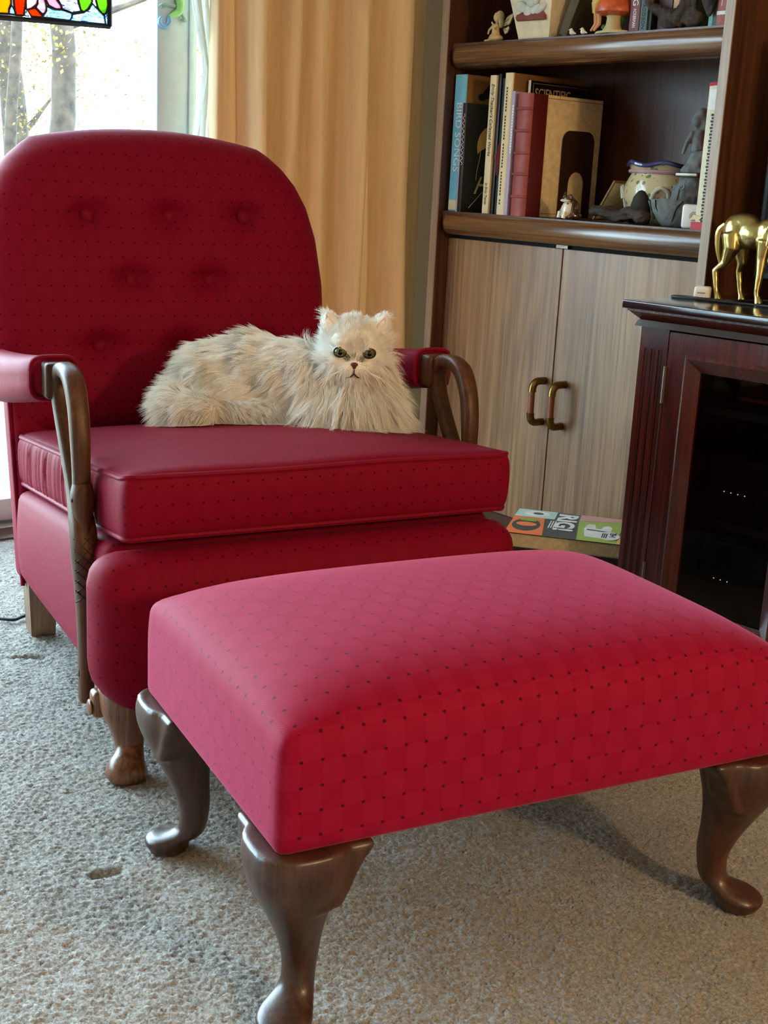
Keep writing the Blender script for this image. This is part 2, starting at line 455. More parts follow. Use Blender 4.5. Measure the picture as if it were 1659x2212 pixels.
def glass_mat(name, col, trans=1.0, rough=0.0):
    m, nt, b = _nt(name)
    # thin glazing: mostly see-through, a little mirror
    tr = N(nt, 'ShaderNodeBsdfTransparent'); tr.inputs[0].default_value = col
    gl = N(nt, 'ShaderNodeBsdfGlossy'); gl.inputs['Roughness'].default_value = 0.02
    fr = N(nt, 'ShaderNodeFresnel'); fr.inputs[0].default_value = 1.45
    mx = N(nt, 'ShaderNodeMixShader'); nt.links.new(mathn(nt, 'MULTIPLY', fr.outputs[0], 0.6), mx.inputs[0])
    nt.links.new(tr.outputs[0], mx.inputs[1]); nt.links.new(gl.outputs[0], mx.inputs[2])
    nt.links.new(mx.outputs[0], nt.nodes['Material Output'].inputs[0])
    return m
glass_mat('clear_glass', (0.97, 0.99, 0.98, 1)); glass_mat('smoked_glass', (0.78, 0.76, 0.76, 1))

def stained(name, col, streak=None):
    """translucent coloured glass; streak = colour of wavy ripples in it"""
    m, nt, b = _nt(name)
    c = col
    if streak:
        co = objco(nt, (1, 9, 60)); f = noise_n(nt, co, 2.2, 2, 0.5, 1.5)
        k = mathn(nt, 'LESS_THAN', mathn(nt, 'ABSOLUTE', mathn(nt, 'SUBTRACT', f, 0.5)), 0.022)
        c = mixc(nt, k, col, streak)
    else:
        f = noise_n(nt, objco(nt), 40, 3); c = mixc(nt, mathn(nt, 'MULTIPLY', f, 0.4), col, tuple(x * 0.6 for x in col[:3]) + (1,))
    tl = N(nt, 'ShaderNodeBsdfTranslucent'); tp = N(nt, 'ShaderNodeBsdfTransparent'); mx = N(nt, 'ShaderNodeMixShader'); mx.inputs[0].default_value = 0.5
    for n_ in (tl, tp):
        if isinstance(c, tuple): n_.inputs[0].default_value = c
        else: nt.links.new(c, n_.inputs[0])
    nt.links.new(tl.outputs[0], mx.inputs[1]); nt.links.new(tp.outputs[0], mx.inputs[2])
    nt.links.new(mx.outputs[0], nt.nodes['Material Output'].inputs[0])
stained('glass_amber', srgb(255, 168, 30)); stained('glass_orange', srgb(240, 84, 16)); stained('glass_pink', srgb(246, 170, 188))
stained('glass_green', srgb(128, 176, 60)); stained('glass_water', srgb(190, 226, 246), srgb(40, 60, 130)); stained('glass_lilac', srgb(226, 226, 240), srgb(70, 70, 120))

def cloth_mat(name, col, trans, rough=0.9, weave=400.0):
    m, nt, b = _nt(name)
    f = noise_n(nt, objco(nt, (1, 1, 0.06)), 60, 3); c = ramp(nt, f, [(0.3, tuple(x * 0.88 for x in col[:3]) + (1,)), (0.7, col)])
    nt.links.new(c, b.inputs['Base Color']); b.inputs['Roughness'].default_value = rough
    b.inputs['Sheen Weight'].default_value = 0.2
    bump(nt, b, noise_n(nt, objco(nt), weave, 2), 0.15, 0.002)
    tl = N(nt, 'ShaderNodeBsdfTranslucent'); nt.links.new(c, tl.inputs[0])
    mx = N(nt, 'ShaderNodeMixShader'); mx.inputs[0].default_value = trans
    nt.links.new(b.outputs[0], mx.inputs[1]); nt.links.new(tl.outputs[0], mx.inputs[2])
    nt.links.new(mx.outputs[0], nt.nodes['Material Output'].inputs[0])
cloth_mat('drape_cloth', srgb(242, 214, 170), 0.13); cloth_mat('sheer_cloth', srgb(236, 238, 234), 0.5, 0.7)

def carpet_mat():
    m, nt, b = _nt('carpet_pile')
    co = objco(nt)
    f1 = noise_n(nt, co, 260, 3, 0.6); f2 = noise_n(nt, co, 1.7, 3, 0.6); f3 = noise_n(nt, co, 7, 3, 0.6)
    c = ramp(nt, f1, [(0.25, srgb(106, 100, 93)), (0.5, srgb(152, 146, 138)), (0.8, srgb(196, 192, 186))])
    c = mixc(nt, mathn(nt, 'MULTIPLY', ramp_f(nt, f2, 0.45, 0.75), 0.35), c, srgb(118, 102, 84))
    c = mixc(nt, mathn(nt, 'MULTIPLY', ramp_f(nt, f3, 0.55, 0.8), 0.25), c, srgb(104, 92, 78))
    nt.links.new(c, b.inputs['Base Color']); b.inputs['Roughness'].default_value = 0.95
    b.inputs['Sheen Weight'].default_value = 0.25; b.inputs['Specular IOR Level'].default_value = 0.15
    bump(nt, b, f1, 0.5, 0.004)
def ramp_f(nt, f, a, b_):
    n = N(nt, 'ShaderNodeMapRange'); nt.links.new(f, n.inputs[0]); n.inputs[1].default_value = a; n.inputs[2].default_value = b_
    return n.outputs[0]
carpet_mat()

def pot_mat():
    m, nt, b = _nt('painted_pottery')
    co = objco(nt, (1, 1, 1)); v = N(nt, 'ShaderNodeTexVoronoi'); nt.links.new(co, v.inputs['Vector']); v.inputs['Scale'].default_value = 62
    leaf = mathn(nt, 'LESS_THAN', v.outputs['Distance'], 0.34)
    sel = noise_n(nt, co, 14, 2)
    c = mixc(nt, mathn(nt, 'MULTIPLY', leaf, mathn(nt, 'GREATER_THAN', sel, 0.5)), srgb(226, 204, 158), srgb(118, 138, 92))
    berry = mathn(nt, 'LESS_THAN', v.outputs['Distance'], 0.24)
    c = mixc(nt, mathn(nt, 'MULTIPLY', berry, mathn(nt, 'LESS_THAN', sel, 0.42)), c, srgb(158, 70, 62))
    nt.links.new(c, b.inputs['Base Color']); b.inputs['Roughness'].default_value = 0.18; b.inputs['Coat Weight'].default_value = 0.6
    bump(nt, b, v.outputs['Distance'], 0.2, 0.003)
pot_mat()
plain('glaze_rim', srgb(70, 74, 118), 0.12, coat=0.8); plain('glaze_pink', srgb(206, 160, 170), 0.2)

def frog_mat():
    m, nt, b = _nt('frog_glaze')
    co = objco(nt); v = N(nt, 'ShaderNodeTexVoronoi'); nt.links.new(co, v.inputs['Vector']); v.inputs['Scale'].default_value = 75
    s = mathn(nt, 'LESS_THAN', v.outputs['Distance'], 0.3)
    nt.links.new(mixc(nt, s, srgb(226, 214, 184), srgb(64, 52, 38)), b.inputs['Base Color'])
    b.inputs['Roughness'].default_value = 0.15; b.inputs['Coat Weight'].default_value = 0.7
frog_mat(); plain('frog_brown', srgb(74, 50, 34), 0.2, coat=0.7)

def iris_mat():
    m, nt, b = _nt('iris_green')
    co = objco(nt); f = noise_n(nt, co, 300, 3)
    nt.links.new(ramp(nt, f, [(0.3, srgb(66, 72, 36)), (0.7, srgb(112, 114, 62))]), b.inputs['Base Color'])
    b.inputs['Roughness'].default_value = 0.05; b.inputs['Coat Weight'].default_value = 1.0
iris_mat()

def fur_mat():
    m, nt, b = _nt('cat_fur')
    at = N(nt, 'ShaderNodeAttribute'); at.attribute_name = 'tone'
    c = ramp(nt, at.outputs['Fac'], [(0.0, srgb(255, 254, 250)), (0.45, srgb(253, 248, 238)), (0.7, srgb(212, 204, 190)), (1.0, srgb(96, 84, 72))])
    nt.links.new(c, b.inputs['Base Color']); b.inputs['Roughness'].default_value = 0.55; b.inputs['Specular IOR Level'].default_value = 0.25
    tl = N(nt, 'ShaderNodeBsdfTranslucent'); nt.links.new(c, tl.inputs[0])
    mx = N(nt, 'ShaderNodeMixShader'); mx.inputs[0].default_value = 0.14
    nt.links.new(b.outputs[0], mx.inputs[1]); nt.links.new(tl.outputs[0], mx.inputs[2])
    nt.links.new(mx.outputs[0], nt.nodes['Material Output'].inputs[0])
fur_mat(); plain('cat_skin', srgb(252, 246, 232), 0.9)
# ------------------------------------------------------------------ the room
def make_floor():
    """carpet: a finely tufted field where the photograph looks, plain carpet beyond"""
    x0, x1, y0, y1, st = -0.79, 1.80, -2.15, -0.40, 0.0032
    nx = int((x1 - x0) / st); ny = int((y1 - y0) / st)
    gx, gy = np.meshgrid(np.linspace(x0, x1, nx), np.linspace(y0, y1, ny))
    rng = np.random.default_rng(3)
    h = rng.random((ny, nx))
    h = 0.85 * h + 0.15 * (h + np.roll(h, 1, 0) + np.roll(h, 1, 1) + np.roll(np.roll(h, 1, 0), 1, 1)) / 4
    h = (h - 0.5) * 0.0054
    h += 0.0016 * np.sin(gx * 31 + 2 * np.sin(gy * 17)) * np.sin(gy * 27 + gx * 9)
    for cx_, cy_, ang, L, w, d in ((0.028, -1.51, 65, 0.034, 0.0075, 0.011), (0.048, -1.492, 60, 0.010, 0.005, 0.006), (0.884, -1.767, 70, 0.020, 0.010, 0.009), (0.878, -1.785, 20, 0.010, 0.008, 0.007)):
        a = math.radians(ang); dx = gx - cx_; dy = gy - cy_
        u = (dx * math.cos(a) + dy * math.sin(a)) / L; v = (-dx * math.sin(a) + dy * math.cos(a)) / w
        h -= d * np.exp(-(u ** 4) - v ** 4)
    jx = gx + (rng.random((ny, nx)) - 0.5) * st * 0.85; jy = gy + (rng.random((ny, nx)) - 0.5) * st * 0.85
    V = np.stack([jx, jy, h - 0.003], -1).reshape(-1, 3)
    i = np.arange(nx - 1)[None, :]; j = np.arange(ny - 1)[:, None]
    a = (j * nx + i).ravel(); F = np.stack([a, a + 1, a + nx + 1, a + nx], 1)
    X0, X1, Y0, Y1 = -0.95, 4.8, -5.0, 0.42; z = -0.003
    ex = np.array([(X0, Y0, z), (X1, Y0, z), (X1, y0, z), (X0, y0, z), (X0, y1, z), (X1, y1, z), (X1, Y1, z), (X0, Y1, z), (x0, y0, z), (x0, y1, z), (x1, y0, z), (x1, y1, z)])
    b = len(V); EF = np.array([(0, 1, 2, 3), (4, 5, 6, 7), (3, 8, 9, 4), (10, 2, 5, 11)]) + b
    V = np.concatenate([V, ex]); F = np.concatenate([F, EF])
    me = bpy.data.meshes.new('floor'); me.vertices.add(len(V)); me.vertices.foreach_set('co', V.ravel())
    me.loops.add(F.size); me.loops.foreach_set('vertex_index', F.ravel())
    me.polygons.add(len(F)); me.polygons.foreach_set('loop_start', np.arange(len(F)) * 4)
    me.update(calc_edges=True); me.polygons.foreach_set('use_smooth', [True] * len(F))
    me.materials.append(MATS['carpet_pile'])
    o = bpy.data.objects.new('floor', me); COL.objects.link(o); return struct(o)
make_floor()

m = MB(); m.box(-1.07, -0.95, -5.1, -4.20, -0.3, 2.5); m.box(-1.07, -0.95, 0.22, 0.52, -0.3, 2.5); m.box(-1.07, -0.95, -4.20, 0.22, 2.10, 2.5); m.box(-1.07, -0.95, -4.20, 0.22, -0.3, -0.004)
struct(m.build('wall_window', 'wall_paint', smooth=False))
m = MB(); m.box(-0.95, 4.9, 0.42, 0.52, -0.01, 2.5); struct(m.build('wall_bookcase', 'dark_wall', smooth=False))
m = MB(); m.box(-1.07, 4.9, -5.1, -5.0, -0.01, 2.5); struct(m.build('wall_left', 'wall_paint', smooth=False))
m = MB(); m.box(4.8, 4.9, -5.0, 0.42, -0.01, 2.5); struct(m.build('wall_back', 'wall_paint', smooth=False))
m = MB(); m.box(-1.07, 4.9, -5.1, 0.52, 2.45, 2.55); struct(m.build('ceiling', 'ceiling_paint', smooth=False))
m = MB(); m.box(-0.948, 4.8, 0.405, 0.42, 0.0, 0.09, 0.004); struct(m.build('baseboard_bookcase', 'white_paint'))

# sliding glass door
d = thing('door_1', 'white sliding glass door behind the armchair, looking onto trees', 'door'); struct(d)
m = MB(); m.box(-0.93, -0.85, -4.2, 0.22, 0.038, 0.10, 0.004); m.build('bottom_rail', 'white_paint', d)
m = MB(); m.box(-0.94, -0.80, -4.2, 0.22, 0.0, 0.034, 0.006); m.build('threshold', 'threshold_wood', d)
m = MB(); m.box(-0.94, -0.86, -4.2, 0.22, 2.02, 2.10, 0.004); m.build('top_rail', 'white_paint', d)
for y0, y1 in ((-0.70, -0.572), (-2.50, -2.38), (-4.20, -4.10), (0.12, 0.22)):
    m = MB(); m.box(-0.935, -0.872, y0, y1, 0.10, 2.02, 0.006)
    m.box(-0.876, -0.866, y1 - 0.03, y1 - 0.012, 0.10, 2.02, 0.003); m.build('stile', 'door_paint', d)
for y0, y1 in ((-4.10, -2.50), (-2.38, -0.70), (-0.572, 0.12)):
    m = MB(); m.box(-0.905, -0.899, y0, y1, 0.10, 2.02); m.build('pane', 'clear_glass', d, smooth=False)

# ------------------------------------------------------------------ outdoors
m = MB(); m.box(-40, -1.08, -25, 40, -0.32, -0.30); o = m.build('ground', 'autumn_ground', smooth=False); o['kind'] = 'structure'
def tree(name, label, x, y, r, h, branches, leaves, seed, trunk=True):
    rnd = random.Random(seed); t = thing(name, label, 'tree', (x, y, -0.3), 0, 'trees outside the glass door')
    if trunk:
        m = MB(); pts = [(0.05 * math.sin(k * 1.3 + seed), 0.05 * math.cos(k * 0.9 + seed), h * k / 9) for k in range(10)]
        m.tube(pts, [r * (1.25 - 0.6 * k / 9) for k in range(10)], 12); m.build('trunk', 'bark', t)
        for (z, ax, ay, az, L) in branches:
            m = MB(); m.tube([(0, 0, z), (ax * L * 0.5, ay * L * 0.5, z + az * L * 0.45), (ax * L, ay * L, z + az * L)], [r * 0.4, r * 0.25, r * 0.1], 7); m.build('branch', 'bark', t)
    m = MB()
    for (lx, ly, lz, sp, n) in leaves:
        for _ in range(n):
            c = Vector((lx + rnd.gauss(0, sp), ly + rnd.gauss(0, sp), lz + rnd.gauss(0, sp * 0.8)))
            a = Vector((rnd.gauss(0, 1), rnd.gauss(0, 1), rnd.gauss(0, 1))).normalized() * rnd.uniform(0.012, 0.028); b = a.orthogonal().normalized() * a.length
            m.add([c - a, c + b * 0.6, c + a, c - b * 0.6], [(0, 1, 2, 3)])
    if m.v: o = m.build('foliage', 'autumn_leaf', t, smooth=False); o['kind'] = 'stuff'
    return t
tree('tree', 'thick forked tree trunk seen through the glass above the chair back', -8.0, 2.37, 0.100, 5.0, [(2.35, 0.25, 0.9, 0.45, 1.6), (2.5, -0.2, -0.6, 0.8, 1.4)], [(0.3, -0.15, 2.25, 0.16, 110), (0, 0.2, 4.2, 0.9, 300)], 3)
tree('tree', 'slender tree with yellow leaves at the left edge of the glass', -13.5, 4.36, 0.15, 6.0, [(1.5, 0.1, 0.5, 0.6, 1.0)], [(0.2, -0.1, 2.1, 0.62, 1300), (0.1, 0.1, 2.8, 0.5, 500), (0.1, 0.05, 1.2, 0.4, 400)], 5)
tree('tree', 'pale thin tree trunk between the two thicker ones outside', -11.0, 3.30, 0.060, 5.5, [], [(0.1, 0.1, 1.5, 0.30, 160), (0, 0, 4.3, 0.7, 300)], 8)
tree('tree', 'leafy yellow tree glimpsed right of the white door post', -9.0, 4.25, 0.07, 4.5, [], [(0, 0, 2.2, 0.35, 260), (0, 0, 1.6, 0.30, 120)], 11)

# ------------------------------------------------------------------ curtains
def make_drape():
    rnd = random.Random(4); folds = []; y = -0.628
    W_ = [0.030, 0.060, 0.073, 0.050, 0.060, 0.042, 0.068, 0.042, 0.070, 0.073, 0.120, 0.080]
    A_ = [0.036, 0.012, 0.108, -0.030, 0.100, -0.024, 0.074, -0.036, 0.112, 0.022, 0.112, 0.062]
    for w, a in zip(W_, A_): folds.append((y, w, a)); y += w
    tot = y + 0.628; nz = 42; pts = []; K = 14
    ys = []
    for (y0, w, a) in folds:
        for k in range(K):
            t = k / K; ys.append((y0 + w * t, a * (math.sin(PI * t) ** 0.5) + 0.003 * math.sin(9 * t), w))
    ys.append((y, 0, 0.05))
    vs = []; fs = []; n = len(ys)
    for iz in range(nz):
        z = 0.025 + (2.06 - 0.025) * iz / (nz - 1); q = 1 - z / 2.06
        for i, (yy, d_, w) in enumerate(ys):
            f = (yy + 0.628) / tot
            sway = 0.016 * math.sin(2.1 * z + f * 9) * q + 0.005 * math.sin(5.0 * z + f * 23)
            flare = 1.0 + 0.035 * q
            py = -0.628 + (yy + 0.628) * flare + sway * 0.6 + 0.012 * q * (1 - f)
            px = -0.745 + d_ * (0.95 + 0.22 * q * math.sin(f * 31 + z)) + sway * 0.6
            vs.append((px, py * 0.985 - 0.002, z))
    for iz in range(nz - 1):
        for i in range(n - 1):
            a = iz * n + i; fs.append((a, a + 1, a + n + 1, a + n))
    m = MB(); m.add(vs, fs)
    # turned hem along the leading edge
    o = m.build('drape', 'drape_cloth', None, angle=80)
    s = o.modifiers.new('thickness', 'SOLIDIFY'); s.thickness = 0.002
    return o
tag(make_drape(), 'long cream gold drape hanging in folds between glass door and bookcase', 'curtain')
def make_sheer():
    nz, n = 60, 40; vs = []; fs = []
    for iz in range(nz):
        z = 0.04 + 2.0 * iz / (nz - 1)
        wl = interp(z, [(0, 0.09), (0.9, 0.075), (1.09, 0.056), (1.2, 0.034), (1.27, 0.022), (1.34, 0.036), (1.43, 0.052), (2.1, 0.10)])
        for i in range(n):
            t = i / (n - 1)
            y = -0.572 - 0.05 * max(0, z - 1.09) - 1.25 * wl * (1 - t)
            x = -0.775 + 0.012 * math.sin(t * 19 + 0.8 * math.sin(z * 5)) + 0.006 * math.sin(t * 43 + z * 14)
            vs.append((x, y, z))
    for iz in range(nz - 1):
        for i in range(n - 1):
            a = iz * n + i; fs.append((a, a + 1, a + n + 1, a + n))
    m = MB(); m.add(vs, fs); return m.build('sheer_curtain', 'sheer_cloth', angle=80)
tag(make_sheer(), 'gathered white sheer curtain hanging between white door post and cream drape', 'curtain')
m = MB(); m.tube([(-0.72, -4.1, 2.085), (-0.72, 0.3, 2.085)], 0.014, 10)
m.ell((-0.72, -4.12, 2.085), 0.025); m.tube([(-0.95, -3.9, 2.085), (-0.72, -3.9, 2.085)], 0.008); m.tube([(-0.95, 0.25, 2.085), (-0.72, 0.25, 2.085)], 0.008)
tag(m.build('curtain_rod', 'antique_brass'), 'brass curtain rod above the glass door carrying the drape', 'curtain rod')

# ------------------------------------------------------------------ stained glass and gecko at the door
def sg(u, v): return (-1.154 + u * 0.305 / 238, 1.386 + u * 0.0001525 - v * (0.00108 + u * 3e-7))
panel = thing('stained_glass_panel', 'framed stained glass panel of flowers hanging in front of the glass door', 'glass panel', (-0.855, -1.20, 1.30))
def sgl(u, v): y, z = sg(u, v); return (y + 1.20, z - 1.30)
PIECES = [('glass_amber', [(0, -40), (20, -40), (21, 8), (16, 20), (15, 30), (-6, 29), (-14, 10), (-12, -40)]),
 ('glass_orange', [(23, -40), (52, -40), (52, 0), (50, 12), (48, 25), (46, 34), (31, 33), (28, 18)]),
 ('glass_pink', [(55, -34), (77, -40), (77, 0), (74, 10), (63, 19), (53, 21), (52, 12)]),
 ('glass_pink', [(79, -38), (88, -10), (94, 8), (95, 20), (92, 28), (87, 31), (80, 25), (73, 16), (77, 8)]),
 ('glass_pink', [(88, -14), (104, -20), (117, 0), (126, 12), (126, 20), (115, 20), (100, 12)]),
 ('glass_orange', [(55, 22), (71, 17), (80, 27), (86, 34), (85, 38), (63, 36)]),
 ('glass_green', [(160, -20), (180, -34), (197, -18), (195, 6), (186, 20), (177, 26), (170, 22), (167, 12)]),
 ('glass_green', [(199, -18), (222, -22), (230, -4), (231, 12), (226, 30), (217, 30), (208, 18)]),
 ('glass_lilac', [(106, -30), (158, -30), (163, 0), (166, 12), (169, 25), (150, 28), (130, 20), (127, 12)]),
 ('glass_water', [(87, 38), (95, 24), (96, 14), (112, 21), (127, 21), (150, 29), (145, 45)]),
 ('glass_water', [(146, 46), (153, 30), (176, 27), (188, 20), (196, 8), (212, 25), (222, 35), (224, 53)]),
 ('glass_water', [(225, 53), (222, 33), (230, 20), (231, 40), (230, 55)]),
 ('glass_water', [(16, 30), (17, 20), (22, 12), (27, 20), (29, 32)]), ('glass_water', [(48, 34), (52, 24), (58, 36)]),
 ('glass_lilac', [(-120, -41), (234, -41), (234, -330), (-120, -330)]), ('glass_water', [(-120, -40), (-14, -40), (-15, 28), (-120, 20)])]
came = MB()
for mt, pl in PIECES:
    P = [sgl(*q) for q in pl]; m = MB(); m.prism(P, -0.002, 0.002, 'yz'); m.build('glass_piece', mt, panel, smooth=False)
    came.tube([(0, p[0], p[1]) for p in P], 0.0032, 6, closed=True)
came.build('lead_came', 'lead_came', panel)
fr = MB()
for a, b in (((-124, 27), (236, 58)), ((236, 58), (236, -336)), ((236, -336), (-124, -336)), ((-124, -336), (-124, 27))):
    (y0, z0), (y1, z1) = sgl(*a), sgl(*b); fr.tube([(0, y0, z0), (0, y1, z1)], 0.0062, 4)
fr.build('frame', 'lead_came', panel)
for uu in (-90, 200): ch = MB(); ch.tube([(0, sgl(uu, -336)[0], sgl(uu, -336)[1]), (0, sgl(uu, -336)[0], 0.74)], 0.0015, 5); ch.build('chain', 'steel', panel)

g = thing('gecko_ornament', 'green glass gecko with curled blue tail fixed to the white door post', 'ornament', (-0.868, -0.66, 1.36))
def gk(y, z): return (0.006, y + 0.66, z - 1.36)
body = spline([gk(-0.668, 1.402), gk(-0.655, 1.408), gk(-0.640, 1.418), gk(-0.636, 1.440), gk(-0.645, 1.470), gk(-0.635, 1.50), gk(-0.63, 1.53)], 6)
m = MB(); m.tube(body, [0.006 + 0.006 * math.sin(PI * i / (len(body) - 1)) for i in range(len(body))], 10); m.ell(gk(-0.63, 1.542), (0.006, 0.012, 0.018)); m.build('body', 'gecko_green', g)
sp_ = [gk(-0.688 + (0.006 + 0.016 * t) * math.cos(5.4 * t + 1.5), 1.390 + (0.006 + 0.016 * t) * math.sin(5.4 * t + 1.5)) for t in lin(0, 1, 22)]
m = MB(); m.tube(sp_, [0.0035 + 0.004 * t for t in lin(0, 1, 22)], 8); m.build('tail', 'gecko_blue', g)
for (a, b) in ((gk(-0.642, 1.425), gk(-0.622, 1.402)), (gk(-0.652, 1.43), gk(-0.69, 1.432)), (gk(-0.632, 1.50), gk(-0.60, 1.49)), (gk(-0.64, 1.50), gk(-0.68, 1.51))):
    m = MB(); m.tube([a, b], [0.005, 0.004], 8)
    for q in (-0.010, -0.003, 0.004, 0.010): m.tube([b, (b[0] - 0.003, b[1] + q, b[2] - 0.012 + abs(q) * 0.5)], [0.003, 0.002], 6)
    m.build('foot', 'gecko_foot', g)
# ------------------------------------------------------------------ armchair
CH = thing('armchair', 'crimson upholstered armchair with carved swan-neck wooden arms and buttoned back', 'armchair', (0.6802, -1.2265, 0.0), math.radians(78.2))
def rounded(h, r):
    def fn(p):
        q = [max(-(a - r), min(a - r, b)) for a, b in zip(h, p)]; d_ = [b - a for a, b in zip(q, p)]; L = math.sqrt(sum(t * t for t in d_))
        return [a + t * r / L for a, t in zip(q, d_)] if L > 1e-9 else q
    return fn
def rc(h, r, n):  # sample coordinates along an edge of half length h: dense in the rounded ends
    return [-h, -h + 0.2 * r, -h + 0.5 * r, -h + r] + lin(-h + r, h - r, n)[1:-1] + [h - r, h - 0.5 * r, h - 0.2 * r, h]
SEAT_SLOPE = -0.108
def seat_z(y): return 0.46 + SEAT_SLOPE * y
# base body
h = (0.380, 0.350, 0.15); rf = rounded(h, 0.03)
def fn(p):
    x, y, z = rf(p); y += 0.400; t = (z + 0.15) / 0.30
    top = seat_z(y) - 0.062; bz = 0.118
    x *= 1 + 0.035 * math.sin(PI * t) * (1 - (abs(y - 0.400) / 0.350) ** 4 * 0.6)
    return (x - 0.010, y, bz + (top - bz) * t)
m = MB(); m.grid_box([rc(h[0], 0.03, 14), rc(h[1], 0.03, 14), rc(h[2], 0.03, 8)], fn); m.build('base', 'crimson_cloth', CH, uv=True, angle=60)
# bulging front apron
h = (0.408, 0.058, 0.137); rf = rounded(h, 0.055)
def fn(p):
    x, y, z = rf(p)
    t = (z + 0.137) / 0.274
    y -= 0.012 * math.sin(PI * t) ** 0.7 * (1 - (x / 0.408) ** 8)
    if t < 0.35: x *= 1 - 0.10 * ((0.35 - t) / 0.35) ** 2
    return (x - 0.024, y + 0.008, z + 0.25 - 0.018 * (1 - t) * (1 - (x / 0.408) ** 2))
m = MB(); m.grid_box([rc(h[0], 0.055, 18), rc(h[1], 0.055, 4), rc(h[2], 0.055, 10)], fn); ap = m.build('apron', 'crimson_cloth', CH, uv=True, angle=60)
pp = [(x - 0.024, 0.008 - 0.052 + 0.03 * (abs(x) / 0.36) ** 6, 0.1 + 0.016 * (x / 0.36) ** 2 + 0.03 * (abs(x) / 0.38) ** 14) for x in lin(-0.385, 0.385, 40)]
m = MB(); m.tube(pp, 0.0062, 8); m.build('piping', 'crimson_piping', ap, uv=True)
# seat cushion
h = (0.378, 0.388, 0.060); rf = rounded(h, 0.022)
def cush(p, crown=True):
    x, y, z = rf(p); y += 0.386
    cr = (1 - min(1, abs(x / 0.378)) ** 2.4) * (1 - min(1, abs((y - 0.386) / 0.388)) ** 2.4)
    z2 = z + (0.034 * cr if z > 0 else -0.012 * cr)
    s_ = 1 + 0.012 * (1 - (z / 0.06) ** 2)
    # the front corners are drawn in a little
    x *= s_ * (1 - 0.018 * max(0, 1 - y / 0.25) ** 2)
    if abs(x) > 0.36 and y > 0.10:      # gathers along the boxed sides
        x += math.copysign(1, x) * (1 - (z / 0.06) ** 4) * min(1, (y - 0.10) * 6) * (0.0022 * math.sin(y * 150 + 2.5 * math.sin(y * 37) + z * 9) + 0.0014 * math.sin(y * 310 + z * 20))
    y2 = y - 0.006 * (1 - (z / 0.06) ** 2) * (1 if y < 0.05 else 0)
    return (x, y2, seat_z(y) + z2 + 0.002 * math.sin(x * 17) * (1 if z > 0.04 else 0))
m = MB(); m.grid_box([rc(h[0], 0.022, 26), rc(h[1], 0.022, 110), rc(h[2], 0.022, 6)], cush); sc = m.build('seat_cushion', 'crimson_cloth', CH, uv=True, angle=50)
def loop_pts(z, r=0.03):
    P = []
    for cx_, cy_, a0 in ((0.356 - r + 0.012, -0.378 + r, -90), (0.356 - r + 0.012, 0.378 - r, 0), (-0.356 + r - 0.012, 0.378 - r, 90), (-0.356 + r - 0.012, -0.378 + r, 180)):
        for k in range(6):
            a = math.radians(a0 + 18 * k); P.append((cx_ + r * math.cos(a), cy_ + r * math.sin(a)))
    out = []
    for (x, y), (x2, y2) in zip(P, P[1:] + P[:1]):
        for k in range(3): t = k / 3; out.append((x + (x2 - x) * t, y + (y2 - y) * t))
    res = []
    for (x, y) in out:
        X, Y, Z = cush((x * 1.03, y * 1.022, z)); res.append((X, Y, Z))
    return res
for z in (0.0535, -0.0535):
    m = MB(); m.tube(loop_pts(z), 0.0055, 8, closed=True); m.build('piping', 'crimson_piping', sc, uv=True)
# buttoned back
BUT = [(-0.198, 0.890), (-0.012, 0.895), (0.168, 0.897), (-0.110, 0.754), (0.074, 0.755), (-0.190, 0.613), (-0.004, 0.610), (0.186, 0.610)]
def yf(z): return 0.752 + 0.25 * (z - 0.48)
def wid(s): return interp(s, [(0, 0.318), (0.12, 0.340), (0.24, 0.376), (0.36, 0.390), (0.55, 0.393), (0.72, 0.384), (0.83, 0.366), (0.90, 0.342), (0.95, 0.312), (0.985, 0.278), (1.0, 0.258)])
def back_pt(u, s, front):
    x = u * wid(s); zt = 1.082 - 0.040 * (x / 0.30) ** 2; z = 0.42 + s * (zt - 0.42)
    r = ((1 - abs(u) ** 7) * (1 - abs(2 * s - 1) ** 9)) ** 0.42
    x = x * 1.035 - 0.030
    if not front: return (x, yf(z) + 0.085 + 0.05 * r, z)
    bul = 0.022 * (1 - u * u) * (1 - (2 * s - 1) ** 2)
    dim = 0.0
    for bx, bz in BUT:
        dx = x - bx; dz = z - bz; dim += 0.030 * math.exp(-(dx * dx + dz * dz) / 0.036 ** 2) + 0.012 * math.exp(-((dz - 0.004) / 0.014) ** 2 - (dx / 0.080) ** 2)
    return (x, yf(z) + 0.085 - 0.078 * r - bul + dim, z)
us = [math.sin(t * PI / 2) for t in lin(-1, 1, 75)]; ss = [0.5 + 0.5 * math.sin(t * PI / 2) for t in lin(-1, 1, 75)]
m = MB(); nu = len(us); vs = []; fs = []
for fr_ in (1, 0):
    for s_ in ss:
        for u in us: vs.append(back_pt(u, s_, fr_))
for q in (0, 1):
    for j in range(nu - 1):
        for i in range(nu - 1):
            a = q * nu * nu + j * nu + i; fs.append((a, a + 1, a + nu + 1, a + nu))
m.add(vs, fs); me = m.mesh('back')
bm = bmesh.new(); bm.from_mesh(me); bmesh.ops.remove_doubles(bm, verts=bm.verts, dist=0.0004); bmesh.ops.recalc_face_normals(bm, faces=bm.faces); bm.to_mesh(me); bm.free()
me.polygons.foreach_set('use_smooth', [True] * len(me.polygons)); me.materials.append(MATS['crimson_cloth']); box_uv(me)
bk = bpy.data.objects.new('back', me); COL.objects.link(bk); bk.parent = CH
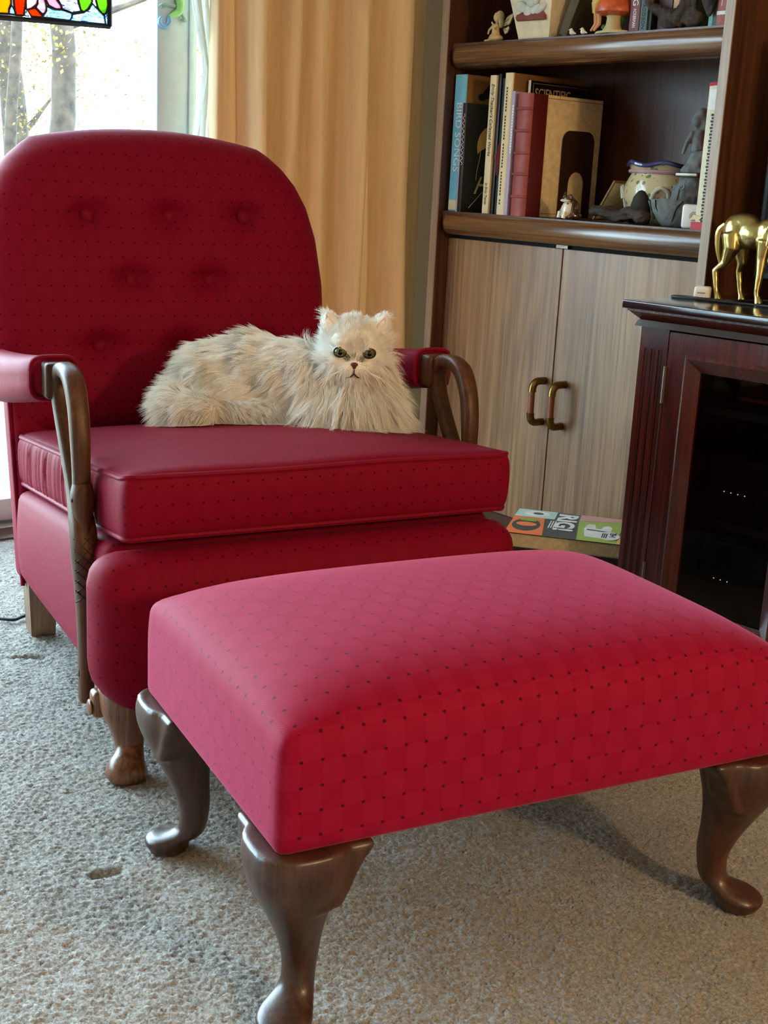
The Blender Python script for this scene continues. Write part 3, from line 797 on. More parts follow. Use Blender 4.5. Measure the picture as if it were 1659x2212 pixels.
for bx, bz in BUT:
    y = back_pt((bx + 0.030) / 1.035 / wid((bz - 0.42) / 0.655), (bz - 0.42) / 0.655, 1)[1]
    m = MB(); m.ell((bx, y - 0.005, bz), (0.0175, 0.0105, 0.0175), Matrix.Rotation(-0.24, 3, 'X'), 18, 10); m.build('button', 'crimson_piping', bk, uv=True)
# outside back panel below the arms
h = (0.372, 0.055, 0.215); rf = rounded(h, 0.02)
def fn(p):
    x, y, z = rf(p); z += 0.320; return (x - 0.015, y + 0.800 + 0.25 * (z - 0.30), z)
m = MB(); m.grid_box([rc(h[0], 0.02, 6), rc(h[1], 0.02, 4), rc(h[2], 0.02, 6)], fn); ob = m.build('outer_back', 'crimson_cloth', CH, uv=True, angle=60)
for s_ in (-1, 1):
    m = MB(); m.tube([(s_ * 0.374 - 0.015, 0.760 + 0.25 * (z - 0.30), z) for z in lin(0.11, 0.53, 12)], 0.005, 8); m.build('piping', 'crimson_piping', ob, uv=True)
# arms
for s_ in (-1, 1):
    X0 = -0.018 + s_ * 0.386
    h = (0.036, 0.285, 0.040); rf = rounded(h, 0.026)
    def fn(p):
        x, y, z = rf(p); t = (y + 0.285) / 0.57
        k = 1 + 0.35 * math.sin(PI * min(1, 0.15 + t)) ; 
        return (X0 + s_ * 0.006 * math.sin(PI * t) + x * k + s_ * 0.004, 0.595 + y, 0.628 - 0.080 * t + z * (1.0 + 0.42 * t) - 0.006 * math.sin(PI * t))
    m = MB(); m.grid_box([rc(h[0], 0.026, 6), rc(h[1], 0.026, 12), rc(h[2], 0.026, 6)], fn); a = m.build('arm_pad', 'crimson_cloth', CH, uv=True, angle=60)
    rng_ = [(X0 + s_ * 0.004 + 0.041 * math.copysign(abs(math.cos(t)) ** 0.5, math.cos(t)), 0.318, 0.627 + 0.038 * math.copysign(abs(math.sin(t)) ** 0.5, math.sin(t))) for t in lin(0, 2 * PI, 33)[:-1]]
    m = MB(); m.tube(rng_, 0.0045, 8, closed=True); m.build('piping', 'crimson_piping', a, uv=True)
    # swan-neck post: stem, back strand, loop, neck   (y, z, half depth, half width)
    path = spline([(0.128, 0.082, 0.017, 0.013), (0.127, 0.20, 0.018, 0.014), (0.126, 0.285, 0.021, 0.018), (0.130, 0.345, 0.024, 0.022), (0.142, 0.395, 0.024, 0.022), (0.184, 0.455, 0.015, 0.017), (0.232, 0.520, 0.013, 0.016), (0.270, 0.575, 0.013, 0.016), (0.288, 0.620, 0.015, 0.017), (0.270, 0.646, 0.014, 0.017), (0.228, 0.652, 0.014, 0.017), (0.188, 0.638, 0.016, 0.018), (0.162, 0.600, 0.016, 0.0175), (0.150, 0.550, 0.0155, 0.017), (0.146, 0.500, 0.014, 0.0155), (0.144, 0.466, 0.014, 0.0155)], 5)
    m = MB(); m.tube([(X0, q[0], q[1]) for q in path], [q[2] for q in path], 18, side=(1, 0, 0), flat=[q[3] / q[2] for q in path], sq=0.72)
    m.box(X0 - 0.027, X0 + 0.027, 0.278, 0.322, 0.594, 0.658, 0.008)   # block where the arm pad begins
    po = m.build('arm_post', 'swan_wood', CH, angle=50)
    hd = spline([(0.148, 0.472, 0.018), (0.144, 0.452, 0.0225), (0.140, 0.428, 0.020), (0.134, 0.408, 0.014), (0.126, 0.390, 0.0095)], 5)
    m = MB(); m.tube([(X0, q[0] - 0.004, q[1]) for q in hd], [q[2] for q in hd], 14, side=(1, 0, 0), flat=0.92); m.build('swan_head', 'swan_wood', po)
    for e_ in (-1, 1):
        m = MB(); m.ell((X0 + e_ * 0.0195, 0.134, 0.447), (0.002, 0.0038, 0.0038)); m.build('eye', 'lacing_dark', po)
    for k in range(7):
        for d_ in (1, -1):
            z0 = 0.272 + k * 0.018; P = []
            for t in lin(-1, 1, 9):
                z = z0 + d_ * t * 0.020
                if 0.262 < z < 0.386: P.append((X0 + 0.020 * t, 0.1045 + 0.010 * abs(t) ** 3 + max(0, z - 0.345) * 0.20 + max(0, 0.300 - z) * 0.05, z))
            if len(P) > 2: m = MB(); m.tube(P, 0.0012, 5); m.build('carved_groove', 'lacing_dark', po)
    for z in (0.135, 0.215):
        m = MB(); m.ell((X0 + s_ * 0.0130, 0.127, z), (0.0015, 0.0045, 0.0075)); m.build('peg_hole', 'lacing_dark', po)
# legs
for s_ in (-1, 1):
    rings = spline([(0.150, 0.362, 0.030, 0.046), (0.110, 0.366, 0.012, 0.043), (0.078, 0.366, 0.002, 0.031), (0.050, 0.366, -0.006, 0.024), (0.032, 0.370, -0.016, 0.026), (0.018, 0.376, -0.026, 0.033), (0.006, 0.377, -0.028, 0.035), (0.0, 0.377, -0.028, 0.030)], 4)
    m = MB(); m.tube([(s_ * q[1], q[2], q[0]) for q in rings], [q[3] for q in rings], 16, side=(1, 0, 0), sq=0.85); lg = m.build('front_leg', 'worn_leg_wood', CH)
    m = MB(); m.box(s_ * 0.372, s_ * 0.418, 0.028, 0.062, 0.086, 0.135, 0.010); m.ell((s_ * 0.420, 0.045, 0.104), (0.004, 0.014, 0.014)); m.build('bracket', 'worn_leg_wood', lg)
    m = MB(); vs = [(s_ * 0.34 - 0.012 + s_ * a * (0.026 + 0.006 * b), 0.715 + c * (0.026 + 0.006 * b), z) for z, b in ((0.0, 0), (0.15, 1)) for c in (-1, 1) for a in (-1, 1)]
    m.add(vs, [(0, 2, 3, 1), (4, 5, 7, 6), (0, 1, 5, 4), (2, 6, 7, 3), (0, 4, 6, 2), (1, 3, 7, 5)]); m.build('back_leg', 'back_leg_wood', CH, smooth=False)

# ------------------------------------------------------------------ ottoman
OW, OD = 0.77, 0.518
OT = thing('ottoman', 'crimson upholstered ottoman on dark cabriole legs in front of the armchair', 'ottoman', (1.3450, -1.7942, 0.0), math.radians(77.5))
h = (OW / 2, OD / 2, 0.0725); rf = rounded(h, 0.015)
def fn(p):
    x, y, z = rf(p); t = (z + 0.0725) / 0.145
    a = min(1, abs(x / h[0])); b = min(1, abs(y / h[1]))
    cr = (1 - a ** 6.0) * (1 - b ** 5.0)
    edge = max(0, t - 0.55) / 0.45
    # the top rolls over softly: the upper sides lean in
    x *= 1 - 0.010 * edge ** 2; y *= 1 - 0.016 * edge ** 2
    if z > 0.03: z += (0.048 + 0.016 * (1 - a * a) * (1 - b * b)) * cr ** 0.7 * edge - 0.002 * edge
    return (x + OW / 2, y + OD / 2, z + 0.247 + 0.0725)
m = MB(); m.grid_box([rc(h[0], 0.015, 44), rc(h[1], 0.015, 34), rc(h[2], 0.015, 8)], fn); m.build('padded_top', 'crimson_check', OT, uv=True, angle=70, uvoff=(0.0, 0.008))
m = MB(); m.box(0.03, OW - 0.03, 0.03, OD - 0.03, 0.236, 0.25); m.build('underside', 'black_gap', OT, smooth=False)
def cabriole(cx_, cy_, sx, sy):
    """leg under the corner (cx_,cy_); (sx,sy) points under the seat"""
    # z, distance of the centre from the corner along both axes, half width
    rings = spline([(0.250, 0.048, 0.060, 0.7), (0.225, 0.045, 0.060, 0.7), (0.195, 0.045, 0.053, 0.72), (0.160, 0.050, 0.041, 0.78), (0.120, 0.058, 0.030, 0.85), (0.085, 0.064, 0.0238, 0.9), (0.058, 0.064, 0.0215, 1.0), (0.040, 0.060, 0.0225, 1.0), (0.030, 0.050, 0.0280, 1.0), (0.024, 0.039, 0.0330, 1.0), (0.016, 0.033, 0.0355, 1.0), (0.010, 0.033, 0.0335, 1.0), (0.0085, 0.034, 0.0290, 1.0), (0.004, 0.034, 0.0315, 1.0), (0.0, 0.034, 0.0305, 1.0)], 4)
    m = MB(); m.loft([(cx_ + sx * q[1], cy_ + sy * q[1], q[0], q[2], q[3]) for q in rings], 24)
    # knee brackets along both rails
    prof = [(0.040, 0.250), (0.132, 0.250), (0.129, 0.240), (0.118, 0.226), (0.108, 0.208), (0.100, 0.188), (0.090, 0.170), (0.060, 0.165), (0.040, 0.190)]
    m.prism([(cx_ + sx * a, z) for a, z in prof], cy_ + sy * 0.002, cy_ + sy * 0.050, 'xz')
    m.prism([(cy_ + sy * a, z) for a, z in prof], cx_ + sx * 0.002, cx_ + sx * 0.050, 'yz')
    b = blob(m, 0.0042, 5)
    return b
for cx_, cy_, sx, sy in ((0, 0, 1, 1), (OW, 0, -1, 1), (0, OD, 1, -1), (OW, OD, -1, -1)):
    cabriole(cx_ - sx * 0.006, cy_ - sy * 0.006, sx, sy).build('leg', 'leg_wood', OT, angle=60)
# ------------------------------------------------------------------ cat
_a = math.radians(78.2)
def chair_w(x, y, z): return Vector((0.6802 + x * math.cos(_a) - y * math.sin(_a), -1.2265 + x * math.sin(_a) + y * math.cos(_a), z))
CB = Vector((0.09, 0.43, 0.50))          # base of the cat in the chair's frame
cat = thing('cat', 'long-haired cream Persian cat lying on the armchair seat, facing forward', 'cat', chair_w(*CB), _a)
def L(x, y, z): return Vector((x, y, z)) - CB
def seat_top(x, y):
    cr = (1 - min(1, abs(x / 0.378)) ** 2.4) * (1 - min(1, abs((y - 0.386) / 0.388)) ** 2.4)
    return seat_z(y) + 0.060 + 0.034 * cr
HF = Vector((-0.415, -0.905, -0.06)).normalized(); HU = Vector((0, 0, 1)); HR = HU.cross(HF).normalized(); HU = HF.cross(HR)
# small turn of the head about its own axis, following the photograph's upright face
H = L(0.187, 0.312, 0.674)
def hp(r, u, f): return H + HR * r + HU * u + HF * f
yaw40 = Matrix.Rotation(math.radians(-40), 3, 'Z')
m = MB()
m.ell(L(0.195, 0.352, 0.585), (0.080, 0.075, 0.085)); m.ell(L(0.19, 0.335, 0.560), (0.100, 0.075, 0.050))
m.ell(L(0.10, 0.425, 0.590), (0.125, 0.082, 0.082), yaw40); m.ell(L(0.05, 0.475, 0.600), (0.10, 0.080, 0.080), yaw40)
m.ell(L(-0.01, 0.520, 0.580), (0.095, 0.085, 0.078), yaw40); m.ell(L(-0.015, 0.455, 0.555), (0.080, 0.050, 0.058), yaw40)
m.ell(L(0.195, 0.340, 0.635), (0.058, 0.055, 0.055))                    # neck
m.ell(H, (0.057, 0.056, 0.054)); m.ell(hp(0, 0.018, 0.008), (0.052, 0.048, 0.043))
m.ell(hp(-0.030, -0.024, 0.022), 0.032); m.ell(hp(0.030, -0.024, 0.022), 0.032)       # cheeks
m.ell(hp(-0.0125, -0.034, 0.048), 0.0165); m.ell(hp(0.0125, -0.034, 0.048), 0.0165); m.ell(hp(0, -0.049, 0.040), 0.0165)   # muzzle, chin
m.ell(hp(0, -0.014, 0.050), 0.0105)                                        # bridge of the nose
m.ell(hp(-0.027, 0.012, 0.040), 0.019); m.ell(hp(0.027, 0.012, 0.040), 0.019)            # brows
for s_ in (-1, 1):
    m.tube([hp(s_ * 0.040, 0.028, 0.004), hp(s_ * 0.053, 0.052, 0.008), hp(s_ * 0.060, 0.071, 0.012)], [0.024, 0.017, 0.004], 10, side=HR, flat=1.0)
tl = spline([L(-0.08, 0.545, 0.555), L(-0.118, 0.505, 0.540), L(-0.110, 0.455, 0.533), L(-0.06, 0.425, 0.530)], 5)
m.tube(tl, lin(0.034, 0.030, len(tl)), 10)
hl = spline([L(-0.04, 0.445, 0.545), L(0.0, 0.408, 0.531), L(0.05, 0.375, 0.528), L(0.098, 0.345, 0.523)], 5)
m.tube(hl, [0.034] * 6 + lin(0.032, 0.017, len(hl) - 6), 10)              # hind foot along the front
for px_, py_ in ((0.165, 0.275), (0.225, 0.262)):
    m.tube([L(px_ + 0.01, py_ + 0.05, 0.535), L(px_, py_, 0.532)], [0.024, 0.021], 10)   # tucked fore paws
body = blob(m, 0.0062, 3)
skin = body.build('body', 'cat_skin', cat, angle=180)

def grow_fur():
    V = np.array([tuple(p) for p in body.v]); T = []
    for f in body.f:
        T.append((f[0], f[1], f[2]))
        if len(f) == 4: T.append((f[0], f[2], f[3]))
    T = np.array(T); a, b, c = V[T[:, 0]], V[T[:, 1]], V[T[:, 2]]
    nr = np.cross(b - a, c - a); ar = np.linalg.norm(nr, axis=1) + 1e-12
    FN = np.array([tuple(p.normal) for p in skin.data.polygons]); # orientation check
    nr = nr / ar[:, None]
    fc = (a + b + c) / 3; Hn = np.array(H)
    # denser on the face, where hairs are short
    cbv = np.array(CB); dens = ar * np.where(np.linalg.norm(fc - Hn, axis=1) < 0.085, 1.8, np.where((fc[:, 0] + cbv[0] - 0.19) ** 2 + (fc[:, 1] + cbv[1] - 0.34) ** 2 < 0.135 ** 2, 1.7, 1.0))
    rng = np.random.default_rng(5); n = 92000
    pick = rng.choice(len(T), n, p=dens / dens.sum()); r1 = np.sqrt(rng.random(n)); r2 = rng.random(n)
    P = a[pick] * (1 - r1)[:, None] + b[pick] * (r1 * (1 - r2))[:, None] + c[pick] * (r1 * r2)[:, None]; NN = nr[pick]
    # make sure normals point outward
    if (NN * (P - V.mean(0))).sum() < 0: NN = -NN
    cb = np.array(CB); f, r_, u_ = np.array(HF), np.array(HR), np.array(HU)
    keep = []; pts = []; tone = []; rad = []
    K = 6; tt = np.linspace(0, 1, K)
    ex = [np.array(hp(s_ * 0.0285, -0.001, 0.052)) for s_ in (-1, 1)]; nose = np.array(hp(0, -0.024, 0.062)); mouth = np.array(hp(0, -0.045, 0.055))
    tear = [np.array(hp(s_ * 0.0125, -0.0135, 0.057)) for s_ in (-1, 1)]
    earc = [np.array(hp(s_ * 0.051, 0.050, 0.020)) for s_ in (-1, 1)]
    for i in range(n):
        p = P[i]; nn = NN[i]; q = p + cb
        if min(np.linalg.norm(p - e) for e in ex) < 0.0135 or np.linalg.norm(p - nose) < 0.0085: continue
        if min(np.linalg.norm(p - e) for e in earc) < 0.019 and nn @ f > 0.25 and rng.random() < 0.88: continue
        hv = p - Hn; dh = np.linalg.norm(hv)
        low = hv @ u_; fw = hv @ f; sd = hv @ r_
        cl = np.array(noise.noise_vector(Vector(p * 26.0))) ; cl2 = np.array(noise.noise_vector(Vector(p * 70.0) + Vector((5, 5, 5)))); ce = np.array(noise.cell_vector(Vector((p + NN[i] * 0.0) * 95.0 + np.array(cl2) * 0.7))) - 0.5
        if (dh < 0.088 and low > -0.062 and not (fw < -0.02 and low < 0.0)) or low > 0.03:
            away = p - np.array(hp(0, -0.018, 0.075)); away -= nn * (away @ nn); away /= np.linalg.norm(away) + 1e-9
            Ln = (0.008 + 0.020 * min(1, max(0, (0.052 - fw) / 0.06)) + 0.030 * min(1, max(0, (abs(sd) - 0.034) / 0.02)) * min(1, max(0, (0.022 - low) / 0.02))) * (0.75 + 0.5 * rng.random())
            if low < -0.026 and fw > -0.01: away = away * 0.6 - u_ * 0.7; Ln += 0.030 * min(1, (-0.026 - low) / 0.022)
            if min(np.linalg.norm(p - e) for e in earc) < 0.026: Ln = min(Ln, 0.009); away = away * 0.4 + u_ * 0.5
            d = away * 0.95 + nn * 0.30 + cl * 0.14 + cl2 * 0.18 + ce * 0.22; g = 0.10
            tn = 0.12 + 0.25 * rng.random() + (0.18 if (abs(sd) < 0.02 and low > 0.012) else 0)
            if min(np.linalg.norm(p - e) for e in tear) < 0.0062: tn = 0.9 + 0.1 * rng.random()
            if np.linalg.norm(p - np.array(hp(0, -0.012, 0.060))) < 0.0085: tn = 0.62 + 0.2 * rng.random()
            rd = 0.00034
        elif q[0] > 0.10 and (q[0] - 0.19) ** 2 + (q[1] - 0.34) ** 2 < 0.135 ** 2:
            out = np.array([p[0] - (0.19 - cb[0]), p[1] - (0.345 - cb[1]), 0]); out /= np.linalg.norm(out) + 1e-9
            d = out * 0.72 + f * 0.25 + np.array([0, 0, -0.80]) + nn * 0.40 + cl * 0.42 + cl2 * 0.12 + ce * 0.30
            Ln = 0.036 + 0.036 * rng.random(); g = 0.35; tn = 0.05 + 0.35 * rng.random() + 0.25 * max(0, cl[0]); rd = 0.00038
        else:
            back = np.array([-0.77, 0.62, 0.0]); t_ = 0.0
            onback = max(0, nn[2])
            d = back * (0.90) + np.array([0, 0, -0.50 * (1 - onback)]) + nn * (0.34) + cl * 0.34 + cl2 * 0.10 + ce * 0.24
            Ln = 0.034 + 0.016 * rng.random(); g = 0.30
            if q[2] < 0.56 and q[1] < 0.46 and q[0] < 0.12:
                d = np.array([0.66, -0.55, -0.25]) * 0.6 + nn * 0.45 + cl * 0.30 + cl2 * 0.15; Ln *= 0.75
            if q[0] < -0.06: d = np.array([-0.35, 0.1, -0.25]) + nn * 0.8 + cl * 0.35 + cl2 * 0.2; Ln *= 0.85
            st = noise.noise(Vector((q[0] * 9 + q[1] * 7, q[0] * 30 - q[1] * 36, q[2] * 34)))
            tn = 0.18 + 0.25 * rng.random() + (0.55 * max(0, st + 0.15) * min(1, max(0, (q[2] - 0.56) / 0.05))) + (0.12 if q[0] < -0.05 else 0); rd = 0.00038
        d /= np.linalg.norm(d) + 1e-9
        if (d @ nn) < 0.12: d = d + nn * (0.15 - d @ nn); d /= np.linalg.norm(d)
        bend = cl2 * 0.18 + ce * 0.26; side_ = np.cross(d, nn); ph = 6.28 * (ce[0] + ce[1])
        C = p[None, :] + (tt[:, None] * d[None, :] + (tt ** 2)[:, None] * (np.array([0, 0, -g]) + bend)[None, :] + (np.sin(tt * 5.0 + ph) * tt * 0.10)[:, None] * side_[None, :]) * Ln
        sx_ = C[:, 0] + cb[0]; sy_ = C[:, 1] + cb[1]; zf = 0.52 + SEAT_SLOPE * sy_ + 0.034 * (1 - np.minimum(1, np.abs(sx_ / 0.378)) ** 2.4) * (1 - np.minimum(1, np.abs((sy_ - 0.386) / 0.388)) ** 2.4) - cb[2] + 0.0015; C[:, 2] = np.maximum(C[:, 2], zf)
        pts.append(C); tone.append(min(1, tn)); rad.append(rd * (1 - 0.85 * tt ** 1.5))
    n = len(pts)
    hc = bpy.data.hair_curves.new('fur'); hc.add_curves([K] * n)
    hc.points.foreach_set('position', np.concatenate(pts).astype(np.float32).ravel())
    hc.points.foreach_set('radius', np.concatenate(rad).astype(np.float32))
    at = hc.attributes.new('tone', 'FLOAT', 'CURVE'); at.data.foreach_set('value', np.array(tone, np.float32))
    hc.materials.append(MATS['cat_fur'])
    o = bpy.data.objects.new('fur', hc); COL.objects.link(o); o.parent = skin; o['kind'] = 'stuff'
    return o
grow_fur()
RH = Matrix((HR, HF, HU)).transposed()
for s_ in (-1, 1):
    c_ = hp(s_ * 0.0285, -0.001, 0.0482)
    m = MB(); m.ell(c_, (0.0128, 0.0122, 0.0110), RH); ey = m.build('eye', 'iris_green', cat)
    m = MB(); m.ell(c_ + HF * 0.0085, (0.0054, 0.0046, 0.0066), RH); m.build('pupil', 'eye_pupil', ey)
    rim = [c_ + HF * (0.0078 - 0.003 * abs(math.cos(t))) + HR * (0.0124 * math.cos(t)) + HU * (0.0097 * math.sin(t) ) for t in lin(0, 2 * PI, 25)[:-1]]
    m = MB(); m.tube(rim, 0.0014, 6, closed=True); m.build('eyelid', 'eye_rim', ey)
    # inside of the ear
    ear = MB()
    A, B_, C_ = hp(s_ * 0.034, 0.040, 0.026), hp(s_ * 0.060, 0.036, 0.020), hp(s_ * 0.0585, 0.066, 0.019)
    G = (A + B_ + C_) / 3 - HF * 0.004
    ear.add([A, B_, C_, G, A - HF * 0.006, B_ - HF * 0.006, C_ - HF * 0.006], [(0, 1, 3), (1, 2, 3), (2, 0, 3), (4, 6, 5), (0, 4, 5, 1), (1, 5, 6, 2), (2, 6, 4, 0)])
    ear.build('inner_ear', 'ear_pink', cat)
    for k in range(7):
        e0 = hp(s_ * (0.018 + 0.0015 * (k % 3)), -0.030 - 0.003 * (k % 4), 0.060)
        d_ = (HR * s_ * (0.8 + 0.1 * k % 0.4) + HU * (-0.55 + 0.12 * (k % 4)) + HF * 0.18).normalized()
        LL = 0.065 + 0.010 * (k % 3)
        m = MB(); m.tube([e0, e0 + d_ * LL * 0.5, e0 + d_ * LL - HU * 0.018], [0.0005, 0.0004, 0.0001], 4); m.build('whisker', 'whisker', cat)
m = MB(); m.ell(hp(0, -0.0235, 0.0605), (0.0074, 0.0036, 0.0044), RH); m.ell(hp(0, -0.0280, 0.0602), (0.0042, 0.0035, 0.0050), RH); m.build('nose', 'cat_nose', cat)
m = MB(); m.tube([hp(0, -0.032, 0.0665), hp(0, -0.041, 0.0660)], 0.0012, 5)
for s_ in (-1, 1): m.tube([hp(0, -0.041, 0.0660), hp(s_ * 0.007, -0.0475, 0.0655), hp(s_ * 0.015, -0.0500, 0.0600)], [0.0016, 0.0015, 0.0008], 5)
m.build('mouth', 'cat_mouth', cat)
# ------------------------------------------------------------------ bookcase
BC = thing('bookcase', 'tall walnut bookcase with rounded shelf lips and two lower doors', 'bookcase')
BX0, BX1 = -0.489, 0.510; IX0, IX1 = -0.463, 0.485; BD = 0.385; BT = 2.05
for x0, x1, f0 in ((BX0, IX0, 0), (IX1, BX1, 0)):
    m = MB(); m.box(x0, x1, 0.004, BD, 0.0, BT); p = m.build('side_panel', 'case_wood', BC, smooth=False)
    m = MB(); m.box(x0, x1, 0.0, 0.004, 0.0, BT); m.build('edge_band', 'edge_wood', p, smooth=False)
m = MB()
m.box(IX0, 0.25, BD - 0.012, BD, 0.05, BT); m.build('back_panel', 'case_wood', BC, smooth=False)
m = MB(); m.box(0.251, IX1, BD - 0.012, BD, 0.05, BT); m.build('back_panel', 'case_wood', BC, smooth=False)
def lip(z0, z1, name='shelf'):
    m = MB(); m.box(IX0, IX1, 0.02, BD - 0.012, z1 - 0.02, z1); s_ = m.build(name, 'case_wood', BC, smooth=False)
    h_ = (z1 - z0) / 2; zc = (z0 + z1) / 2; pr = []
    for t in lin(-PI / 2, PI / 2, 15): pr.append((0.036 - 0.032 * math.cos(t), zc + h_ * math.sin(t)))
    pr = [(0.075, z0), (0.036, z0)] + pr[1:-1] + [(0.036, z1), (0.075, z1)]
    # the nose is cut round at its left end
    m = MB(); vs = []; fs = []; n = len(pr)
    xs = [(IX0 + 0.0005, 1.0), (IX0 + 0.004, 0.55), (IX0 + 0.012, 0.25), (IX0 + 0.028, 0.0), (IX1, 0.0)]
    for x, k in xs:
        for (y, z) in pr: vs.append((x, y + (0.036 - y) * k * (1 if y < 0.036 else 0), zc + (z - zc) * (1 - 0.25 * k)))
    for i in range(len(xs) - 1):
        for j in range(n): fs.append((i * n + j, i * n + (j + 1) % n, (i + 1) * n + (j + 1) % n, (i + 1) * n + j))
    fs.append(tuple(range(n))); fs.append(tuple(range((len(xs) - 1) * n, len(xs) * n))[::-1]); m.add(vs, fs)
    m.build('rounded_lip', 'shelf_wood', s_, angle=50); return s_
lip(0.852, 0.919); lip(1.316, 1.382); lip(1.80, 1.866)
m = MB(); m.box(BX0, BX1, 0.0, BD, BT, BT + 0.03, 0.004); m.build('top_board', 'case_wood', BC)
m = MB(); m.box(IX0, IX1, 0.06, BD - 0.012, 0.0, 0.055); m.build('plinth', 'case_wood', BC, smooth=False)
m = MB(); m.box(IX0, IX1, 0.066, 0.075, 0.055, 0.852); m.build('door_recess', 'black_gap', BC, smooth=False)
for (x0, x1, hx) in ((IX0 + 0.002, -0.0005, -0.026), (0.0035, IX1 - 0.002, 0.049)):
    m = MB(); m.box(x0, x1, 0.050, 0.066, 0.06, 0.841, 0.0015); dr = m.build('door', 'door_wood', BC, smooth=False)
    zt, zb = 0.478, 0.362; r_ = 0.0108
    for z, sg_ in ((zt, 1), (zb, -1)):
        pts = [(hx, 0.050, z)] + [(hx, 0.024 - 0.022 * math.sin(t), z - sg_ * 0.022 * (1 - math.cos(t))) for t in lin(0, PI / 2, 8)] + [(hx, 0.002, z - sg_ * 0.028)]
        m = MB(); m.tube(pts, [r_] * (len(pts) - 1) + [r_ * 1.08], 14); m.build('handle_elbow', 'antique_brass', dr)
    m = MB(); m.tube([(hx, 0.002, zb + 0.024), (hx, 0.002, zt - 0.024)], r_ * 0.82, 14); m.build('handle_grip', 'copper_wood', dr)
m = MB(); m.box(-0.03, 0.012, 0.055, 0.062, 0.842, 0.850); m.build('door_catch', 'steel', BC, smooth=False)

# ------------------------------------------------------------------ books on the middle shelf
SZ = 0.9192
def book(name, label, x0, x1, y0, depth, z0, hgt, spine, front=None, pages='page_block', round_spine=0.0, cover=0.0025, group='books on the bookcase middle shelf', yaw=0.0):
    """upright book, spine towards the room at y0; local origin at the bottom of the spine's left edge"""
    b = thing(name, label, 'book', (x0, y0, z0), yaw, group); w = x1 - x0
    m = MB(); m.box(cover, w - cover, 0.004, depth - 0.004, 0.003, hgt - 0.003); m.build('pages', pages, b, smooth=False)
    m = MB()
    if round_spine:
        pr = [(w * 0.5 - w * 0.5 * math.cos(t), -round_spine * math.sin(t)) for t in lin(0, PI, 11)] + [(w - cover, 0.006), (cover, 0.006)]
        m.prism(pr, 0, hgt, 'xy')
    else: m.box(0, w, 0, 0.003, 0, hgt, 0.0008)
    m.build('spine', spine, b, angle=30)
    for xa, xb in ((0, cover), (w - cover, w)):
        m = MB(); m.box(xa, xb, 0.0025, depth, 0, hgt, 0.0006); m.build('cover', front or spine, b)
    return b
def spine_text(b, body, size, mat, x, ztop, y=-0.0006, shear=0.0, stretch=1.0, bold=0.0):
    return text_part('lettering', body, size, mat, b, (0, 0, -1), (1, 0, 0), (x, y, ztop), 0.0004, stretch=stretch, shear=shear, bold=bold)
b = book('book', 'tall pale blue book titled BIRD SONGS at the left end of the middle shelf', -0.452, -0.404, 0.032, 0.27, SZ, 0.380, 'blue_cover', 'tan_cover')
spine_text(b, 'BIRD SONGS', 0.034, 'ink_white', 0.012, 0.305)
m = MB(); m.box(0.001, 0.047, -0.0008, 0, 0.004, 0.032); m.build('spine_band', 'cream_paper', b, smooth=False)
m = MB(); m.ell((0.049, 0.10, 0.345), (0.0008, 0.045, 0.016), Matrix.Rotation(0.6, 3, 'X')); m.ell((0.049, 0.062, 0.322), (0.0008, 0.016, 0.010)); m.build('bird_picture', 'ink_black', b)
b = book('book', 'glossy black book with golden moon and script H, right of the blue book', -0.388, -0.367, 0.003, 0.22, SZ, 0.300, 'black_cover')
m = MB(); m.box(0.002, 0.006, -0.0007, 0, 0.0, 0.30); m.build('spine_stripe', 'lavender_cover', b, smooth=False)
text_part('lettering', 'H', 0.075, 'ink_gold', b, (0, 1, 0), (0, 0.12, 1), (0.0212, 0.042, 0.052), 0.0004, shear=0.35)
m = MB(); m.prism([(0.108 + 0.058 * math.cos(t), 0.185 + 0.058 * math.sin(t)) for t in lin(0, 2 * PI, 33)[:-1]], 0.021, 0.0216, 'yz'); m.build('moon', 'moon_gold', b, smooth=False)
m = MB(); m.prism([(0.03, 0.10), (0.17, 0.10), (0.17, 0.19), (0.13, 0.175), (0.10, 0.19), (0.06, 0.17), (0.045, 0.15)], 0.0214, 0.0220, 'yz'); m.build('tree_picture', 'black_cover', b, smooth=False)
m = MB(); m.tube([(0.0222, 0.058 + 0.006 * math.sin(t * 5), 0.21 - 0.12 * t) for t in lin(0, 1, 12)], 0.0008, 5); m.tube([(0.0222, 0.03 + 0.05 * t, 0.012 + 0.045 * t) for t in lin(0, 1, 6)], 0.0008, 5); m.build('line_drawing', 'ink_gold', b)
m = MB(); m.tube([(0.013 + 0.004 * math.sin(t * 60), -0.0008, 0.27 - 0.14 * t) for t in lin(0, 1, 60)], 0.0007, 4); m.build('spine_script', 'ink_white', b)
b = book('book', 'slim cream book with brown script spine, right of the black moon book', -0.304, -0.280, 0.028, 0.22, SZ, 0.374, 'cream_paper')
spine_text(b, "Emily Thacker's Collected Works", 0.0165, 'ink_black', 0.008, 0.352, shear=0.3, stretch=0.86)
spine_text(b, 'by Emily Thacker', 0.0125, 'ink_black', 0.008, 0.085, shear=0.3, stretch=0.7)
b = book('book', 'very thin black booklet beside the slim cream book', -0.278, -0.266, 0.034, 0.22, SZ, 0.378, 'black_cover')
b = book('book', 'charcoal book with a dark tassel hanging over its spine', -0.264, -0.243, 0.038, 0.22, SZ, 0.366, 'navy_cover')
m = MB()
for k in range(7): m.tube([(0.004 + 0.002 * k, -0.004, 0.19), (0.001 + 0.0022 * k, -0.008, 0.15), (0.006 + 0.001 * k, -0.006, 0.105 + 0.004 * (k % 3))], 0.0012, 5)
m.ell((0.0, -0.008, 0.155), (0.005, 0.004, 0.009)); m.build('tassel', 'maroon_cover', b)
